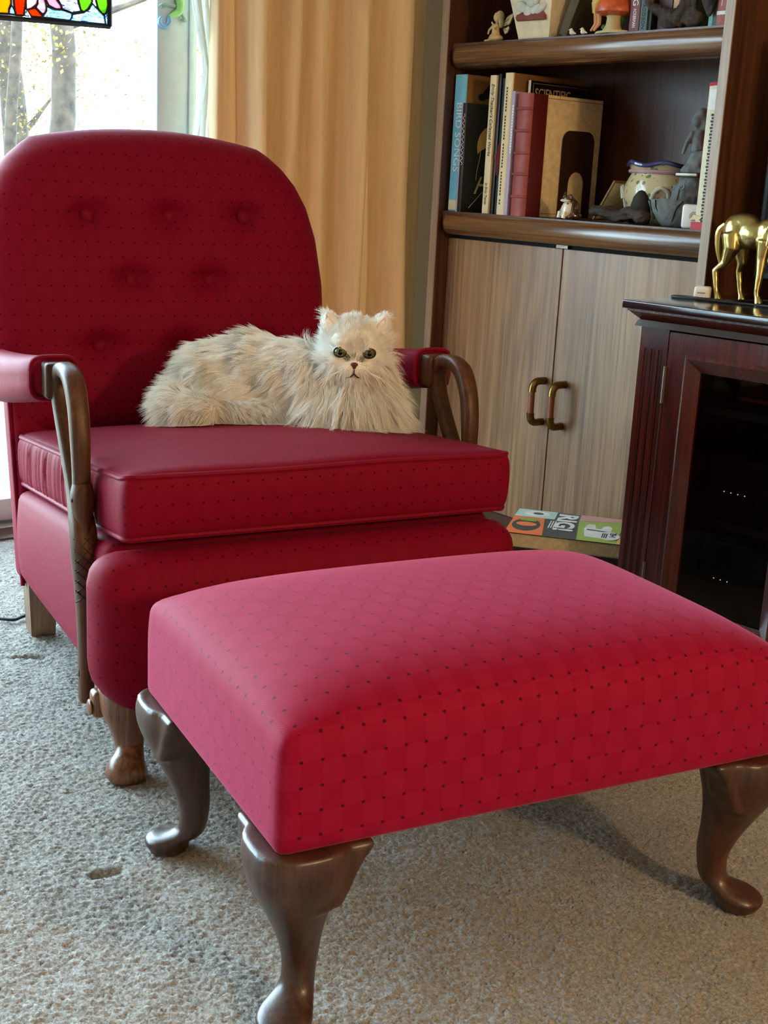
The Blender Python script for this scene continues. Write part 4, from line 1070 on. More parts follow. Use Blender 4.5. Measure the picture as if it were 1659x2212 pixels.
b = book('book', 'tallest cream dust-jacketed book behind the red album', -0.241, -0.2095, 0.026, 0.295, SZ, 0.378, 'cream_paper', 'tan_cover', round_spine=0.006)
m = MB()
for k in range(38):
    if k % 9 != 8: m.box(0.013, 0.0165, -0.0072, -0.005, 0.335 - k * 0.0083, 0.3405 - k * 0.0083)
m.build('spine_lettering', 'ink_black', b, smooth=False)
b = book('book', 'thin lavender paperback standing against the red album', -0.209, -0.1965, 0.022, 0.19, SZ, 0.330, 'lavender_cover')
m = MB()
for k in range(17): m.box(0.006, 0.0108, -0.0008, 0, 0.288 - k * 0.0076, 0.2932 - k * 0.0076)
m.build('spine_lettering', 'ink_white', b, smooth=False)
b = book('book', 'black magazine-format book titled SCIENTIFIC rising behind the red album', -0.1964, -0.1888, 0.070, 0.25, SZ, 0.362, 'ink_white', 'black_cover', cover=0.0012)
text_part('lettering', 'SCIENTIFIC', 0.036, 'ink_gold', b, (0, 1, 0), (0, 0, 1), (0.0078, 0.020, 0.318), 0.0003, stretch=0.80)
m = MB()
for a_, b_ in (((0.012, 0.355), (0.235, 0.355)), ((0.012, 0.355), (0.012, 0.29))): m.tube([(0.0077, *a_), (0.0077, *b_)], 0.0004, 4)
m.build('cover_rule', 'ink_gold', b)
# album: leather spine with raised bands, gold cloth boards
b = thing('photo_album', 'red leather and gold cloth album leaning nothing, standing beside the metal bookend', 'album', (-0.188, 0.028, SZ), 0, 'books on the bookcase middle shelf')
b['label'] = 'thick album with red leather spine and gold cloth cover held by the bookend'
w = 0.056; hg = 0.324; dp = 0.282
m = MB(); m.box(0.004, w - 0.004, 0.006, dp - 0.006, 0.005, hg - 0.005); m.build('pages', 'page_block', b, smooth=False)
pr = [(w * 0.5 - w * 0.5 * math.cos(t), 0.002 - 0.012 * math.sin(t)) for t in lin(0, PI, 13)] + [(w - 0.003, 0.008), (0.003, 0.008)]
m = MB(); m.prism(pr, 0, hg, 'xy'); sp = m.build('spine', 'red_leather', b, angle=30)
for z in (0.052, 0.112, 0.168, 0.226, 0.284):
    m = MB(); m.tube([(w * 0.5 - w * 0.5 * math.cos(t), 0.002 - 0.0128 * math.sin(t), z) for t in lin(0.1, PI - 0.1, 13)], 0.004, 8); m.build('raised_band', 'red_leather', sp)
for xa, xb in ((0, 0.004), (w - 0.004, w)):
    m = MB(); m.box(xa, xb, 0.002, 0.058, 0, hg, 0.001); m.build('leather_strip', 'dark_red_leather', b)
    m = MB(); m.box(xa, xb, 0.058, dp, 0.0, hg, 0.001); m.build('cover', 'gold_cloth', b)
m = MB()
for k in range(54): m.ell((w + 0.0002, 0.0585, 0.004 + k * 0.006), (0.0008, 0.002, 0.0022), None, 6, 5)
m.build('scalloped_edge', 'ink_gold', b)
m = MB(); m.tube([(w + 0.0004, 0.005, hg - 0.009), (w + 0.0004, dp, hg - 0.009)], 0.0006, 4); m.tube([(w + 0.0004, 0.005, 0.009), (w + 0.0004, dp, 0.009)], 0.0006, 4); m.build('tooled_line', 'dark_red_leather', b)
# bookend: bent sheet with an arch cut out of it
be = thing('bookend', 'dark brown metal bookend with arched cut-out against the gold album cover', 'bookend', (-0.128, 0.215, SZ))
out = [(-0.064, 0.0)] + [(-0.034 + 0.030 * math.cos(t), 0.206 + 0.030 * math.sin(t)) for t in lin(PI, PI / 2, 8)] + [(0.036 + 0.030 * math.cos(t), 0.206 + 0.030 * math.sin(t)) for t in lin(PI / 2, 0, 8)] + [(0.066, 0.0)]
inn = [(0.034, 0.0)] + [(0.002 + 0.032 * math.cos(t), 0.092 + 0.034 * math.sin(t)) for t in lin(0, PI, 14)] + [(-0.030, 0.0)]
m = MB(); m.prism(out + inn, 0.0, 0.0015, 'yz'); m.build('upright_plate', 'bookend_metal', be, smooth=False)
m = MB(); m.box(0.0015, 0.075, -0.028, 0.032, 0.0, 0.0015); m.build('base_tongue', 'bookend_metal', be, smooth=False)
# ------------------------------------------------------------------ ornaments on the middle shelf
fg = thing('frog_figurine', 'small spotted ceramic frog sitting before the bookend', 'figurine', (0.0, 0.052, SZ), math.radians(-12))
m = MB(); m.ell((0, 0.004, 0.025), (0.022, 0.018, 0.024)); m.ell((0, 0.0, 0.012), (0.020, 0.016, 0.012)); blob(m, 0.003, 2).build('belly', 'frog_glaze', fg)
m = MB(); m.ell((0.002, 0.016, 0.028), (0.024, 0.018, 0.026)); m.ell((0, 0.002, 0.054), (0.019, 0.016, 0.008))
for s_ in (-1, 1): m.ell((s_ * 0.012, 0.000, 0.061), 0.006); m.tube([(s_ * 0.018, 0.008, 0.035), (s_ * 0.030, 0.0, 0.018), (s_ * 0.026, -0.010, 0.003)], [0.007, 0.006, 0.005], 8); m.ell((s_ * 0.028, 0.012, 0.010), (0.012, 0.018, 0.010))
m.tube([(-0.012, 0.0, 0.064), (-0.013, 0.0, 0.073)], [0.004, 0.001], 6)
blob(m, 0.0028, 2).build('back', 'frog_brown', fg)
m = MB(); m.ell((0, -0.006, 0.049), (0.018, 0.012, 0.0045)); m.build('mouth', 'white_ceramic', fg)
for s_ in (-1, 1): m = MB(); m.tube([(s_ * 0.012, -0.014, 0.020), (s_ * 0.010, -0.017, 0.003)], [0.005, 0.006], 8); m.build('foreleg', 'white_ceramic', fg)

dw = MB(); rnd = random.Random(9)
for k in range(16):
    t = k / 15; dw.ell((-0.08 + 0.165 * t, 0.010 * math.sin(5 * t), 0.015 + 0.006 * math.sin(9 * t + 1)), (0.020, 0.018 + 0.006 * math.sin(7 * t), 0.013 + 0.005 * rnd.random()), Matrix.Rotation(rnd.uniform(-0.5, 0.5), 3, 'Y'))
dw.tube([(-0.06, -0.008, 0.02), (-0.085, -0.012, 0.034)], [0.008, 0.003], 6); dw.tube([(0.05, -0.01, 0.02), (0.085, -0.014, 0.026)], [0.010, 0.003], 6)
b_ = blob(dw, 0.0036, 1); b_.v = [tuple(Vector(p) + 0.004 * Vector(noise.noise_vector(Vector((p[0] * 30, p[1] * 140, p[2] * 140))))) for p in b_.v]
mz = min(p[2] for p in b_.v); b_.v = [(p[0], p[1], p[2] - mz) for p in b_.v]
tag(b_.build('driftwood', 'driftwood', loc=(0.175, 0.062, SZ), angle=40), 'flat dark piece of driftwood lying at the shelf edge below the pot', 'driftwood')
m = MB(); m.lathe([(0.0, 0.0), (0.030, 0.001), (0.033, 0.012), (0.030, 0.040), (0.022, 0.068), (0.010, 0.083), (0.0, 0.086)], 20, sx=1.0, sy=0.7)
tag(m.build('pebble', 'dark_stone', loc=(0.198, 0.115, SZ)), 'upright dark rounded stone between driftwood and painted pot', 'stone')

pot = thing('ceramic_pot', 'cream painted pot with leaf pattern and wavy blue rim on middle shelf', 'pot', (0.158, 0.255, SZ))
prof = [(0.0, 0.0), (0.062, 0.0), (0.075, 0.006), (0.096, 0.035), (0.106, 0.070), (0.104, 0.100), (0.094, 0.122), (0.088, 0.132), (0.092, 0.142), (0.101, 0.152)]
wv = lambda i, a, r, z: (r * (1 + (0.035 * math.sin(6 * a) if i >= 9 else 0)), z + (0.004 * math.sin(6 * a + 1) if i >= 8 else 0))
inner = [(0.094, 0.150), (0.086, 0.138), (0.082, 0.130), (0.090, 0.10), (0.080, 0.03), (0.0, 0.012)]
m = MB(); m.lathe(prof, 40, wav=wv); m.f.pop(); 
m.build('body', 'painted_pottery', pot, angle=60)
m = MB(); m.lathe(inner, 40); m.f.pop(0) if len(m.f[0]) > 4 else None; m.build('inside', 'glaze_pink', pot, angle=60)
rimp = [(0.1015 * (1 + 0.035 * math.sin(6 * a)) * math.cos(a), 0.1015 * (1 + 0.035 * math.sin(6 * a)) * math.sin(a), 0.153 + 0.004 * math.sin(6 * a + 1)) for a in lin(0, 2 * PI, 61)[:-1]]
m = MB(); m.tube(rimp, 0.0062, 8, closed=True); m.build('rim', 'glaze_rim', pot)
m = MB(); m.tube([(r_ * 0.094 * math.cos(a), r_ * 0.094 * math.sin(a), 0.134) for r_ in (1.0,) for a in lin(0, 2 * PI, 41)[:-1]], 0.005, 8, closed=True); m.build('collar', 'glaze_pink', pot)
for a0 in (-2.55, -0.95):
    c_ = Vector((0.104 * math.cos(a0), 0.104 * math.sin(a0), 0.062)); tg = Vector((-math.sin(a0), math.cos(a0), 0)); ra = Vector((math.cos(a0), math.sin(a0), 0))
    m = MB(); m.tube(spline([c_ + tg * (-0.020 + 0.0) - Vector((0, 0, 0.050)) - ra * 0.012, c_ - tg * 0.022, c_ - tg * 0.016 + Vector((0, 0, 0.022)) + ra * 0.004, c_ + Vector((0, 0, 0.030)) + ra * 0.006, c_ + tg * 0.016 + Vector((0, 0, 0.020)) + ra * 0.004, c_ + tg * 0.020], 5), 0.0062, 8); m.build('moulded_loop', 'white_ceramic', pot)
pc = thing('picture_board', 'small tan board leaning behind the driftwood, left of the pot', 'picture', (-0.028, 0.262, SZ), 0)
m = MB(); M_ = Matrix.Rotation(math.radians(32), 3, 'Y'); 
def rot(p): v = M_ @ Vector(p); return (v.x, v.y, v.z)
mm = MB(); mm.box(0, 0.006, -0.075, 0.030, 0.0, 0.125, 0.001); mm.v = [rot(p) for p in mm.v]; z_ = min(p[2] for p in mm.v); mm.v = [(p[0], p[1], p[2] - z_) for p in mm.v]; mm.build('board', 'tan_cover', pc)
mm = MB(); mm.box(0.0062, 0.0072, -0.070, 0.025, 0.006, 0.119); mm.v = [rot(p) for p in mm.v]; mm.v = [(p[0], p[1], p[2] - z_) for p in mm.v]; mm.build('print', 'gold_cloth', pc, smooth=False)

ft = thing('tabletop_fountain', 'grey stone-look fountain with cracked bowl and seated girl beside the pale spine', 'fountain', (0.335, 0.112, SZ))
m = MB(); m.lathe([(0.0, 0.0), (0.046, 0.0), (0.058, 0.012), (0.074, 0.036), (0.084, 0.064), (0.078, 0.064), (0.066, 0.036), (0.0, 0.018)], 36, sx=1.06, sy=0.95, wav=lambda i, a, r, z: (r, z + (0.004 * math.sin(3 * a) + 0.002 * math.sin(11 * a) if i in (4, 5) else 0)))
bw = m.build('bowl', 'grey_stone', ft, angle=60)
for pts in ([(-0.052, 0.064), (-0.053, 0.050), (-0.050, 0.038), (-0.044, 0.024)], [(-0.024, 0.064), (-0.027, 0.048), (-0.022, 0.036)], [(0.052, 0.064), (0.036, 0.048), (0.026, 0.030), (0.014, 0.012)]):
    m = MB(); P = []
    for (x, z) in pts:
        r_ = interp(z, [(0, 0.046), (0.012, 0.058), (0.036, 0.074), (0.064, 0.084)]); P.append((x, -0.95 * math.sqrt(max(0, r_ * r_ - (x / 1.06) ** 2)) - 0.0002, z))
    m.tube(P, [0.0018] * (len(P) - 1) + [0.0006], 5); m.build('crack', 'black_gap', bw)
m = MB(); 
for q, r_ in (((0.03, 0.03, 0.09), (0.042, 0.034, 0.05)), ((0.035, 0.035, 0.135), (0.044, 0.036, 0.03)), ((0.045, 0.035, 0.165), (0.034, 0.030, 0.028)), ((0.01, 0.02, 0.06), (0.040, 0.030, 0.02)), ((-0.018, 0.03, 0.075), (0.012, 0.012, 0.03))): m.ell(q, r_)
r_ = blob(m, 0.005, 1); r_.v = [tuple(Vector((-0.030, 0, 0)) + Vector(p) + 0.004 * Vector(noise.noise_vector(Vector(p) * 70))) for p in r_.v]; r_.build('rocks', 'grey_stone', ft, angle=45)
m = MB(); m.box(-0.025, 0.045, -0.012, 0.05, 0.122, 0.134, 0.004); m.build('ledge', 'steel', ft)
m = MB(); m.tube([(0.048, 0.03, 0.185), (0.044, 0.03, 0.215), (0.045, 0.028, 0.238)], [0.020, 0.016, 0.012], 10); m.ell((0.040, 0.026, 0.262), (0.016, 0.017, 0.020)); m.ell((0.047, 0.030, 0.272), (0.018, 0.018, 0.018)); m.ell((0.058, 0.034, 0.255), (0.012, 0.014, 0.022))
m.tube([(0.036, 0.016, 0.232), (0.022, 0.012, 0.205), (0.012, 0.012, 0.178)], [0.008, 0.0065, 0.005], 8); m.ell((0.027, 0.020, 0.258), 0.004)
g_ = blob(m, 0.0032, 2); g_.v = [(p[0] - 0.038, p[1], p[2]) for p in g_.v]; g_.build('girl', 'grey_stone', ft)
m = MB(); m.tube([(0.004 + 0.010 * t * math.cos(7 * t), -0.016, 0.098 + 0.010 * t * math.sin(7 * t)) for t in lin(0, 1, 18)], 0.0022, 6); m.tube([(-0.004, -0.014, 0.094), (-0.008, -0.016, 0.065)], 0.004, 6); m.build('carved_scroll', 'grey_stone', ft)
dv = thing('white_gadget', 'small white square gadget with ring mark leaning before the fountain', 'gadget', (0.424, 0.042, SZ), math.radians(20))
m = MB(); m.box(-0.028, 0.028, -0.006, 0.010, 0.0, 0.058, 0.008); m.build('case', 'white_plastic', dv)
for r_ in (0.010, 0.006): m = MB(); m.tube([(0.004 + r_ * math.cos(t), -0.0062, 0.030 + r_ * math.sin(t)) for t in lin(0, 2 * PI, 25)[:-1]], 0.0006, 5, closed=True); m.build('ring', 'steel', dv)
b = book('book', 'pale curling paperback at the right end of the middle shelf with red top', 0.444, 0.482, 0.026, 0.20, SZ, 0.333, 'pale_cover', 'rose_red')
m = MB()
for k in range(34): m.box(0.014 + 0.002 * (k % 2), 0.026, -0.0009, 0, 0.262 - k * 0.0074, 0.2672 - k * 0.0074)
m.build('spine_lettering', 'ink_black', b, smooth=False)
m = MB(); m.box(0.003, 0.035, -0.0012, 0, 0.276, 0.322, 0.0005); m.build('spine_label', 'ink_white', b)
m = MB(); m.prism([(-0.016, 0.020), (-0.002, 0.034), (0.022, 0.030), (0.014, 0.022), (0.0, 0.024)], -0.004, -0.001, 'xz'); m.build('torn_corner', 'cream_paper', b, smooth=False)
m = MB(); m.box(-0.010, 0.024, -0.003, 0.001, 0.0, 0.018); m.build('spine_foot', 'rose_red', b, smooth=False)
m = MB(); m.tube([(0.0, 0.002, 0.333), (0.018, -0.002, 0.335), (0.036, 0.002, 0.333)], 0.004, 8); m.build('spine_head', 'rose_red', b)

# ------------------------------------------------------------------ upper shelf
UZ = 1.3825
fa = thing('fairy_figurine', 'gold-toned winged fairy sitting at the left end of the upper shelf', 'figurine', (-0.312, 0.045, UZ))
m = MB(); m.tube([(0, 0, 0.006), (-0.002, 0, 0.030), (0.002, 0, 0.046)], [0.016, 0.011, 0.010], 10); m.ell((0.0, 0.0, 0.010), (0.024, 0.018, 0.010)); m.ell((0.004, -0.002, 0.064), (0.011, 0.012, 0.014))
m.tube([(-0.010, 0, 0.044), (-0.024, -0.004, 0.032), (-0.026, -0.006, 0.020)], [0.005, 0.004, 0.003], 7); m.tube([(0.010, -0.006, 0.044), (0.008, -0.014, 0.034), (-0.008, -0.012, 0.052)], [0.005, 0.004, 0.003], 7)
m.tube([(-0.016, -0.004, 0.018), (-0.004, -0.014, 0.004)], [0.005, 0.004], 7); m.ell((-0.026, -0.004, 0.004), (0.016, 0.010, 0.004))
blob(m, 0.0026, 2).build('body', 'resin_gold', fa)
m = MB(); m.ell((0.008, 0.003, 0.066), (0.012, 0.013, 0.016)); m.ell((0.014, 0.004, 0.050), (0.006, 0.009, 0.014)); m.build('hair', 'mushroom_stem', fa)
for pl in ([(0.012, 0.044), (0.030, 0.066), (0.052, 0.074), (0.054, 0.066), (0.042, 0.046), (0.026, 0.036)], [(0.014, 0.036), (0.034, 0.044), (0.042, 0.036), (0.036, 0.024), (0.024, 0.020)], [(-0.006, 0.052), (-0.012, 0.070), (-0.018, 0.080), (-0.014, 0.058)]):
    m = MB(); m.prism(pl, 0.010, 0.0125, 'xz'); wg = m.build('wing', 'resin_gold', fa, smooth=False)
    m = MB(); m.tube([(p[0], 0.0095, p[1]) for p in pl], 0.0010, 5, closed=True); c0 = (sum(p[0] for p in pl) / len(pl), sum(p[1] for p in pl) / len(pl))
    for p in pl[1:]: m.tube([(pl[0][0], 0.0095, pl[0][1]), ((pl[0][0] + 2 * p[0]) / 3, 0.0095, (pl[0][1] + 2 * p[1]) / 3 + 0.002)], 0.0007, 4)
    m.build('wing_vein', 'dark_brown_cover', wg)
va = thing('relief_vase', 'square cream stone vase with white flower relief on the upper shelf', 'vase', (-0.150, 0.085, UZ))
def frus(mb, h0, h1, z0, z1): mb.add([(x * h, y * h, z) for h, z in ((h0, z0), (h1, z1)) for y in (-1, 1) for x in (-1, 1)], [(0, 2, 3, 1), (4, 5, 7, 6), (0, 1, 5, 4), (2, 6, 7, 3), (0, 4, 6, 2), (1, 3, 7, 5)])
m = MB(); frus(m, 0.056, 0.096, 0.0, 0.19); m.build('body', 'vase_stone', va, smooth=False)
m = MB(); m.box(-0.10, 0.10, -0.10, 0.10, 0.19, 0.205, 0.005); m.build('rim', 'vase_stone', va)
def vy(z): return -(0.056 + 0.04 * z / 0.19)
m = MB(); m.tube([(-0.050, vy(0.052) - 0.003, 0.053), (0.052, vy(0.052) - 0.003, 0.050)], [0.009, 0.007], 8); m.ell((0.0, vy(0.06), 0.060), (0.050, 0.006, 0.010)); m.build('relief_boat', 'red_clay', va)
for (x, z, a, b2, an) in ((-0.035, 0.080, 0.024, 0.014, 0.3), (-0.012, 0.070, 0.016, 0.018, -0.2), (0.016, 0.072, 0.020, 0.012, -0.4), (0.036, 0.072, 0.022, 0.010, -0.5), (0.0, 0.090, 0.018, 0.012, 0.5), (0.022, 0.096, 0.010, 0.016, 0.1), (-0.02, 0.105, 0.02, 0.014, 0.7)):
    m = MB(); m.ell((x, vy(z) - 0.002, z), (a, 0.006, b2), Matrix.Rotation(an, 3, 'Y')); m.build('petal', 'petal_relief', va)
ob_ = thing('old_book', 'worn olive book leaning against the relief vase on the upper shelf', 'book', (-0.082, 0.05, UZ), 0)
mm = MB(); mm.box(0, 0.030, 0.0, 0.17, 0.0, 0.16, 0.002); Mr = Matrix.Rotation(math.radians(24), 3, 'Y'); mm.v = [tuple(Mr @ Vector(p)) for p in mm.v]; z_ = min(p[2] for p in mm.v); mm.v = [(p[0], p[1], p[2] - z_) for p in mm.v]; mm.build('cover', 'old_book_olive', ob_)
mm = MB(); mm.box(0.0302, 0.0312, 0.015, 0.16, 0.015, 0.15); mm.v = [tuple(Mr @ Vector(p)) for p in mm.v]; mm.v = [(p[0], p[1], p[2] - z_) for p in mm.v]; mm.build('cover_panel', 'old_book_olive', ob_, smooth=False)
for x, r_, lab in ((0.000, 1.0, 'tiny white bird figurine nearest the old olive book'), (0.038, 1.05, 'tiny white bird figurine beside the mushroom girl\'s foot')):
    t_ = thing('bird_figurine', lab, 'figurine', (x, 0.016, UZ), 0, 'tiny white birds')
    m = MB(); m.ell((0, 0, 0.006), (0.007, 0.007, 0.006)); m.ell((-0.002, -0.001, 0.012), 0.005); m.tube([(0.004, 0, 0.005), (0.014, 0.002, 0.003)], [0.004, 0.0015], 6); blob(m, 0.0018, 2).build('body', 'white_ceramic', t_)
    m = MB(); m.tube([(-0.006, -0.003, 0.0125), (-0.009, -0.005, 0.012)], [0.0014, 0.0002], 5); m.build('beak', 'resin_gold', t_)
mu = thing('mushroom_figurine', 'girl sitting on a red toadstool figurine, middle of the upper shelf', 'figurine', (0.112, 0.045, UZ))
m = MB(); m.lathe([(0.0, 0.0), (0.030, 0.0), (0.026, 0.008), (0.019, 0.020), (0.017, 0.036), (0.020, 0.046), (0.0, 0.046)], 22); m.build('stem', 'mushroom_stem', mu)
m = MB(); m.lathe([(0.0, 0.042), (0.030, 0.043), (0.048, 0.050), (0.049, 0.056), (0.042, 0.074), (0.028, 0.090), (0.0, 0.098)], 26); m.build('cap', 'mushroom_red', mu)
m = MB(); m.tube([(-0.030, -0.012, 0.092), (-0.044, -0.018, 0.070), (-0.046, -0.016, 0.050)], [0.016, 0.015, 0.010], 10); m.build('skirt', 'skirt_yellow', mu)
m = MB(); m.ell((-0.032, -0.008, 0.118), (0.014, 0.012, 0.022)); m.ell((-0.058, -0.01, 0.090), (0.008, 0.008, 0.022)); m.build('blouse', 'blouse_white', mu)
m = MB(); m.ell((-0.028, -0.006, 0.150), 0.013); m.build('head', 'skin_clay', mu)
for k, x in enumerate((-0.046, -0.036)): m = MB(); m.tube([(x, -0.016, 0.055), (x + 0.002, -0.016, 0.024), (x - 0.010, -0.020, 0.008)], [0.007, 0.0055, 0.003], 8); m.build('leg', 'skin_clay', mu)
m = MB(); m.tube([(-0.02 + 0.032 * math.cos(t), 0.018, 0.038 + 0.028 * math.sin(t)) for t in lin(-2.6, 0.9, 16)], 0.008, 8); m.build('leaf_base', 'green_clay', mu)
m = MB(); m.lathe([(0.0, 0.0), (0.055, 0.0), (0.050, 0.006), (0.0, 0.008)], 20, sx=1.0, sy=0.6); m.build('ground_base', 'mushroom_stem', mu)
UG = 'books on the upper shelf'
b = book('book', 'narrow orange-brown book just behind the toadstool figurine', 0.146, 0.166, 0.085, 0.16, UZ, 0.235, 'orange_cover', group=UG)
b = book('book', 'dark red upper shelf book with white spine letters, next to the teal one', 0.168, 0.199, 0.040, 0.17, UZ, 0.240, 'maroon_cover', group=UG)
spine_text(b, 'NG', 0.024, 'ink_white', 0.008, 0.097); spine_text(b, '\u00b7 ACKERMAN', 0.0135, 'ink_white', 0.011, 0.060, stretch=0.62)
b = book('book', 'dull teal book with dark spine letters right of the dark red one', 0.201, 0.224, 0.040, 0.17, UZ, 0.235, 'teal_cover', group=UG)
spine_text(b, 'MADDISON', 0.0145, 'ink_black', 0.006, 0.074, stretch=0.9)
book('book', 'thin grey-green book pressed against the teal one', 0.2255, 0.234, 0.044, 0.17, UZ, 0.230, 'dark_brown_cover', group=UG)
book('book', 'plum coloured book behind the curled tip of the driftwood carving', 0.240, 0.282, 0.060, 0.17, UZ, 0.240, 'plum_cover', 'maroon_cover', group=UG)
book('book', 'slim peach book behind the driftwood carving', 0.285, 0.302, 0.060, 0.17, UZ, 0.235, 'peach_cover', group=UG)
book('book', 'mustard yellow book behind the tall part of the driftwood carving', 0.304, 0.345, 0.060, 0.17, UZ, 0.240, 'yellow_cover', group=UG)
book('book', 'slim pale turquoise book right of the driftwood carving wing', 0.404, 0.416, 0.046, 0.17, UZ, 0.220, 'cyan_cover', group=UG)
book('book', 'dark green-black book between turquoise and brick red books', 0.4165, 0.429, 0.046, 0.17, UZ, 0.220, 'teal_cover', 'black_cover', group=UG)
b = book('book', 'brick red book with a white band on its spine near the right panel', 0.430, 0.454, 0.042, 0.17, UZ, 0.230, 'brick_cover', group=UG)
m = MB(); m.box(0.0, 0.024, -0.0010, 0, 0.026, 0.034); m.box(0.011, 0.013, -0.0009, 0, 0.045, 0.065); m.box(0.011, 0.013, -0.0009, 0, 0.072, 0.092); m.build('spine_band', 'ink_white', b, smooth=False)
book('book', 'maroon book tucked against the right panel of the upper shelf', 0.456, 0.478, 0.060, 0.17, UZ, 0.235, 'maroon_cover', group=UG)
dc = MB()
dc.tube([(-0.105, 0, 0.078), (-0.112, 0, 0.062), (-0.098, 0, 0.052), (-0.07, 0, 0.040), (-0.03, 0, 0.026)], [0.004, 0.008, 0.010, 0.013, 0.018], 8)
dc.tube([(-0.10, 0, 0.068), (-0.088, 0, 0.088)], [0.004, 0.0015], 6)
dc.ell((-0.035, 0, 0.022), (0.036, 0.020, 0.024)); dc.tube([(-0.02, 0, 0.012), (0.010, 0, 0.050), (0.022, 0, 0.11), (0.015, 0, 0.17)], [0.022, 0.020, 0.022, 0.014], 10)
dc.ell((0.03, 0, 0.020), (0.030, 0.018, 0.020)); dc.tube([(0.035, -0.004, 0.10), (0.034, -0.010, 0.060), (0.036, -0.010, 0.034)], [0.008, 0.007, 0.004], 7)
dc.tube([(0.050, 0.0, 0.110), (0.072, 0.0, 0.060), (0.076, 0, 0.020)], [0.022, 0.022, 0.006], 8, side=(0, 1, 0), flat=0.5); dc.tube([(0.06, 0, 0.06), (0.10, 0.0, 0.095), (0.125, 0, 0.125)], [0.022, 0.018, 0.008], 8, side=(0, 1, 0), flat=0.5)
b_ = blob(dc, 0.0036, 1); b_.v = [tuple(Vector(p) + 0.0035 * Vector(noise.noise_vector(Vector((p[0] * 120, p[1] * 120, p[2] * 45))))) for p in b_.v]
mz = min(p[2] for p in b_.v); b_.v = [(p[0], p[1], p[2] - mz) for p in b_.v]
tag(b_.build('driftwood_carving', 'driftwood', loc=(0.338, 0.036, UZ), angle=40), 'twisted dark driftwood carving with spread wing on the upper shelf', 'sculpture')

# ------------------------------------------------------------------ dark cherry cabinet
CA = math.radians(3.6); CO = (0.54, -0.3297, 0.0)
cb = thing('media_cabinet', 'dark cherry media cabinet with glass doors standing beside the bookcase', 'cabinet', CO, CA)
CW, CD = 0.98, 0.47
m = MB(); m.box(0, CW, 0, CD, 0.750, 0.768, 0.003); m.build('top_board', 'cherry_top', cb)
def ring(mb, i0, z0, i1, z1):
    mb.add([(i0, i0, z0), (CW - i0, i0, z0), (CW - i0, CD, z0), (i0, CD, z0), (i1, i1, z1), (CW - i1, i1, z1), (CW - i1, CD, z1), (i1, CD, z1)], [(0, 3, 2, 1), (4, 5, 6, 7), (0, 1, 5, 4), (1, 2, 6, 5), (2, 3, 7, 6), (3, 0, 4, 7)])
m = MB(); ring(m, 0.032, 0.727, 0.012, 0.745); ring(m, 0.010, 0.745, 0.010, 0.750); m.build('cove_moulding', 'cherry', cb, smooth=False)
m = MB(); ring(m, 0.023, 0.713, 0.029, 0.727); m.build('bead_moulding', 'cherry_top', cb, smooth=False)
m = MB(); m.box(0.036, 0.052, 0.052, CD - 0.01, 0.0, 0.713); m.build('side_panel', 'cherry', cb, smooth=False)
m = MB(); m.box(CW - 0.052, CW - 0.036, 0.052, CD - 0.01, 0.0, 0.713); m.build('side_panel', 'cherry', cb, smooth=False)
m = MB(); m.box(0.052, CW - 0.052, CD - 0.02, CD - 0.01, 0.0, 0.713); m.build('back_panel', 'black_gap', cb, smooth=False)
m = MB(); m.box(0.036, CW - 0.036, 0.040, CD - 0.02, 0.0, 0.020); m.build('plinth', 'cherry', cb, smooth=False)
for x0, x1 in ((0.034, 0.108), (CW - 0.108, CW - 0.034)):
    m = MB(); m.box(x0, x1, 0.036, 0.060, 0.0, 0.120); m.box(x0, x1, 0.036, 0.060, 0.665, 0.713)
    pr = [(x0, 0.060), (x0, 0.036), (x0 + 0.010, 0.036)]
    for k in range(3):
        c_ = x0 + 0.018 + k * 0.019
        pr += [(c_ - 0.007, 0.036)] + [(c_ - 0.006 * math.cos(t), 0.036 + 0.006 * math.sin(t)) for t in lin(0.1, PI - 0.1, 6)] + [(c_ + 0.007, 0.036)]
    pr += [(x1 - 0.003, 0.036), (x1, 0.039), (x1, 0.060)]
    m.prism(pr, 0.120, 0.665, 'xy'); m.build('fluted_pilaster', 'cherry', cb, angle=30)
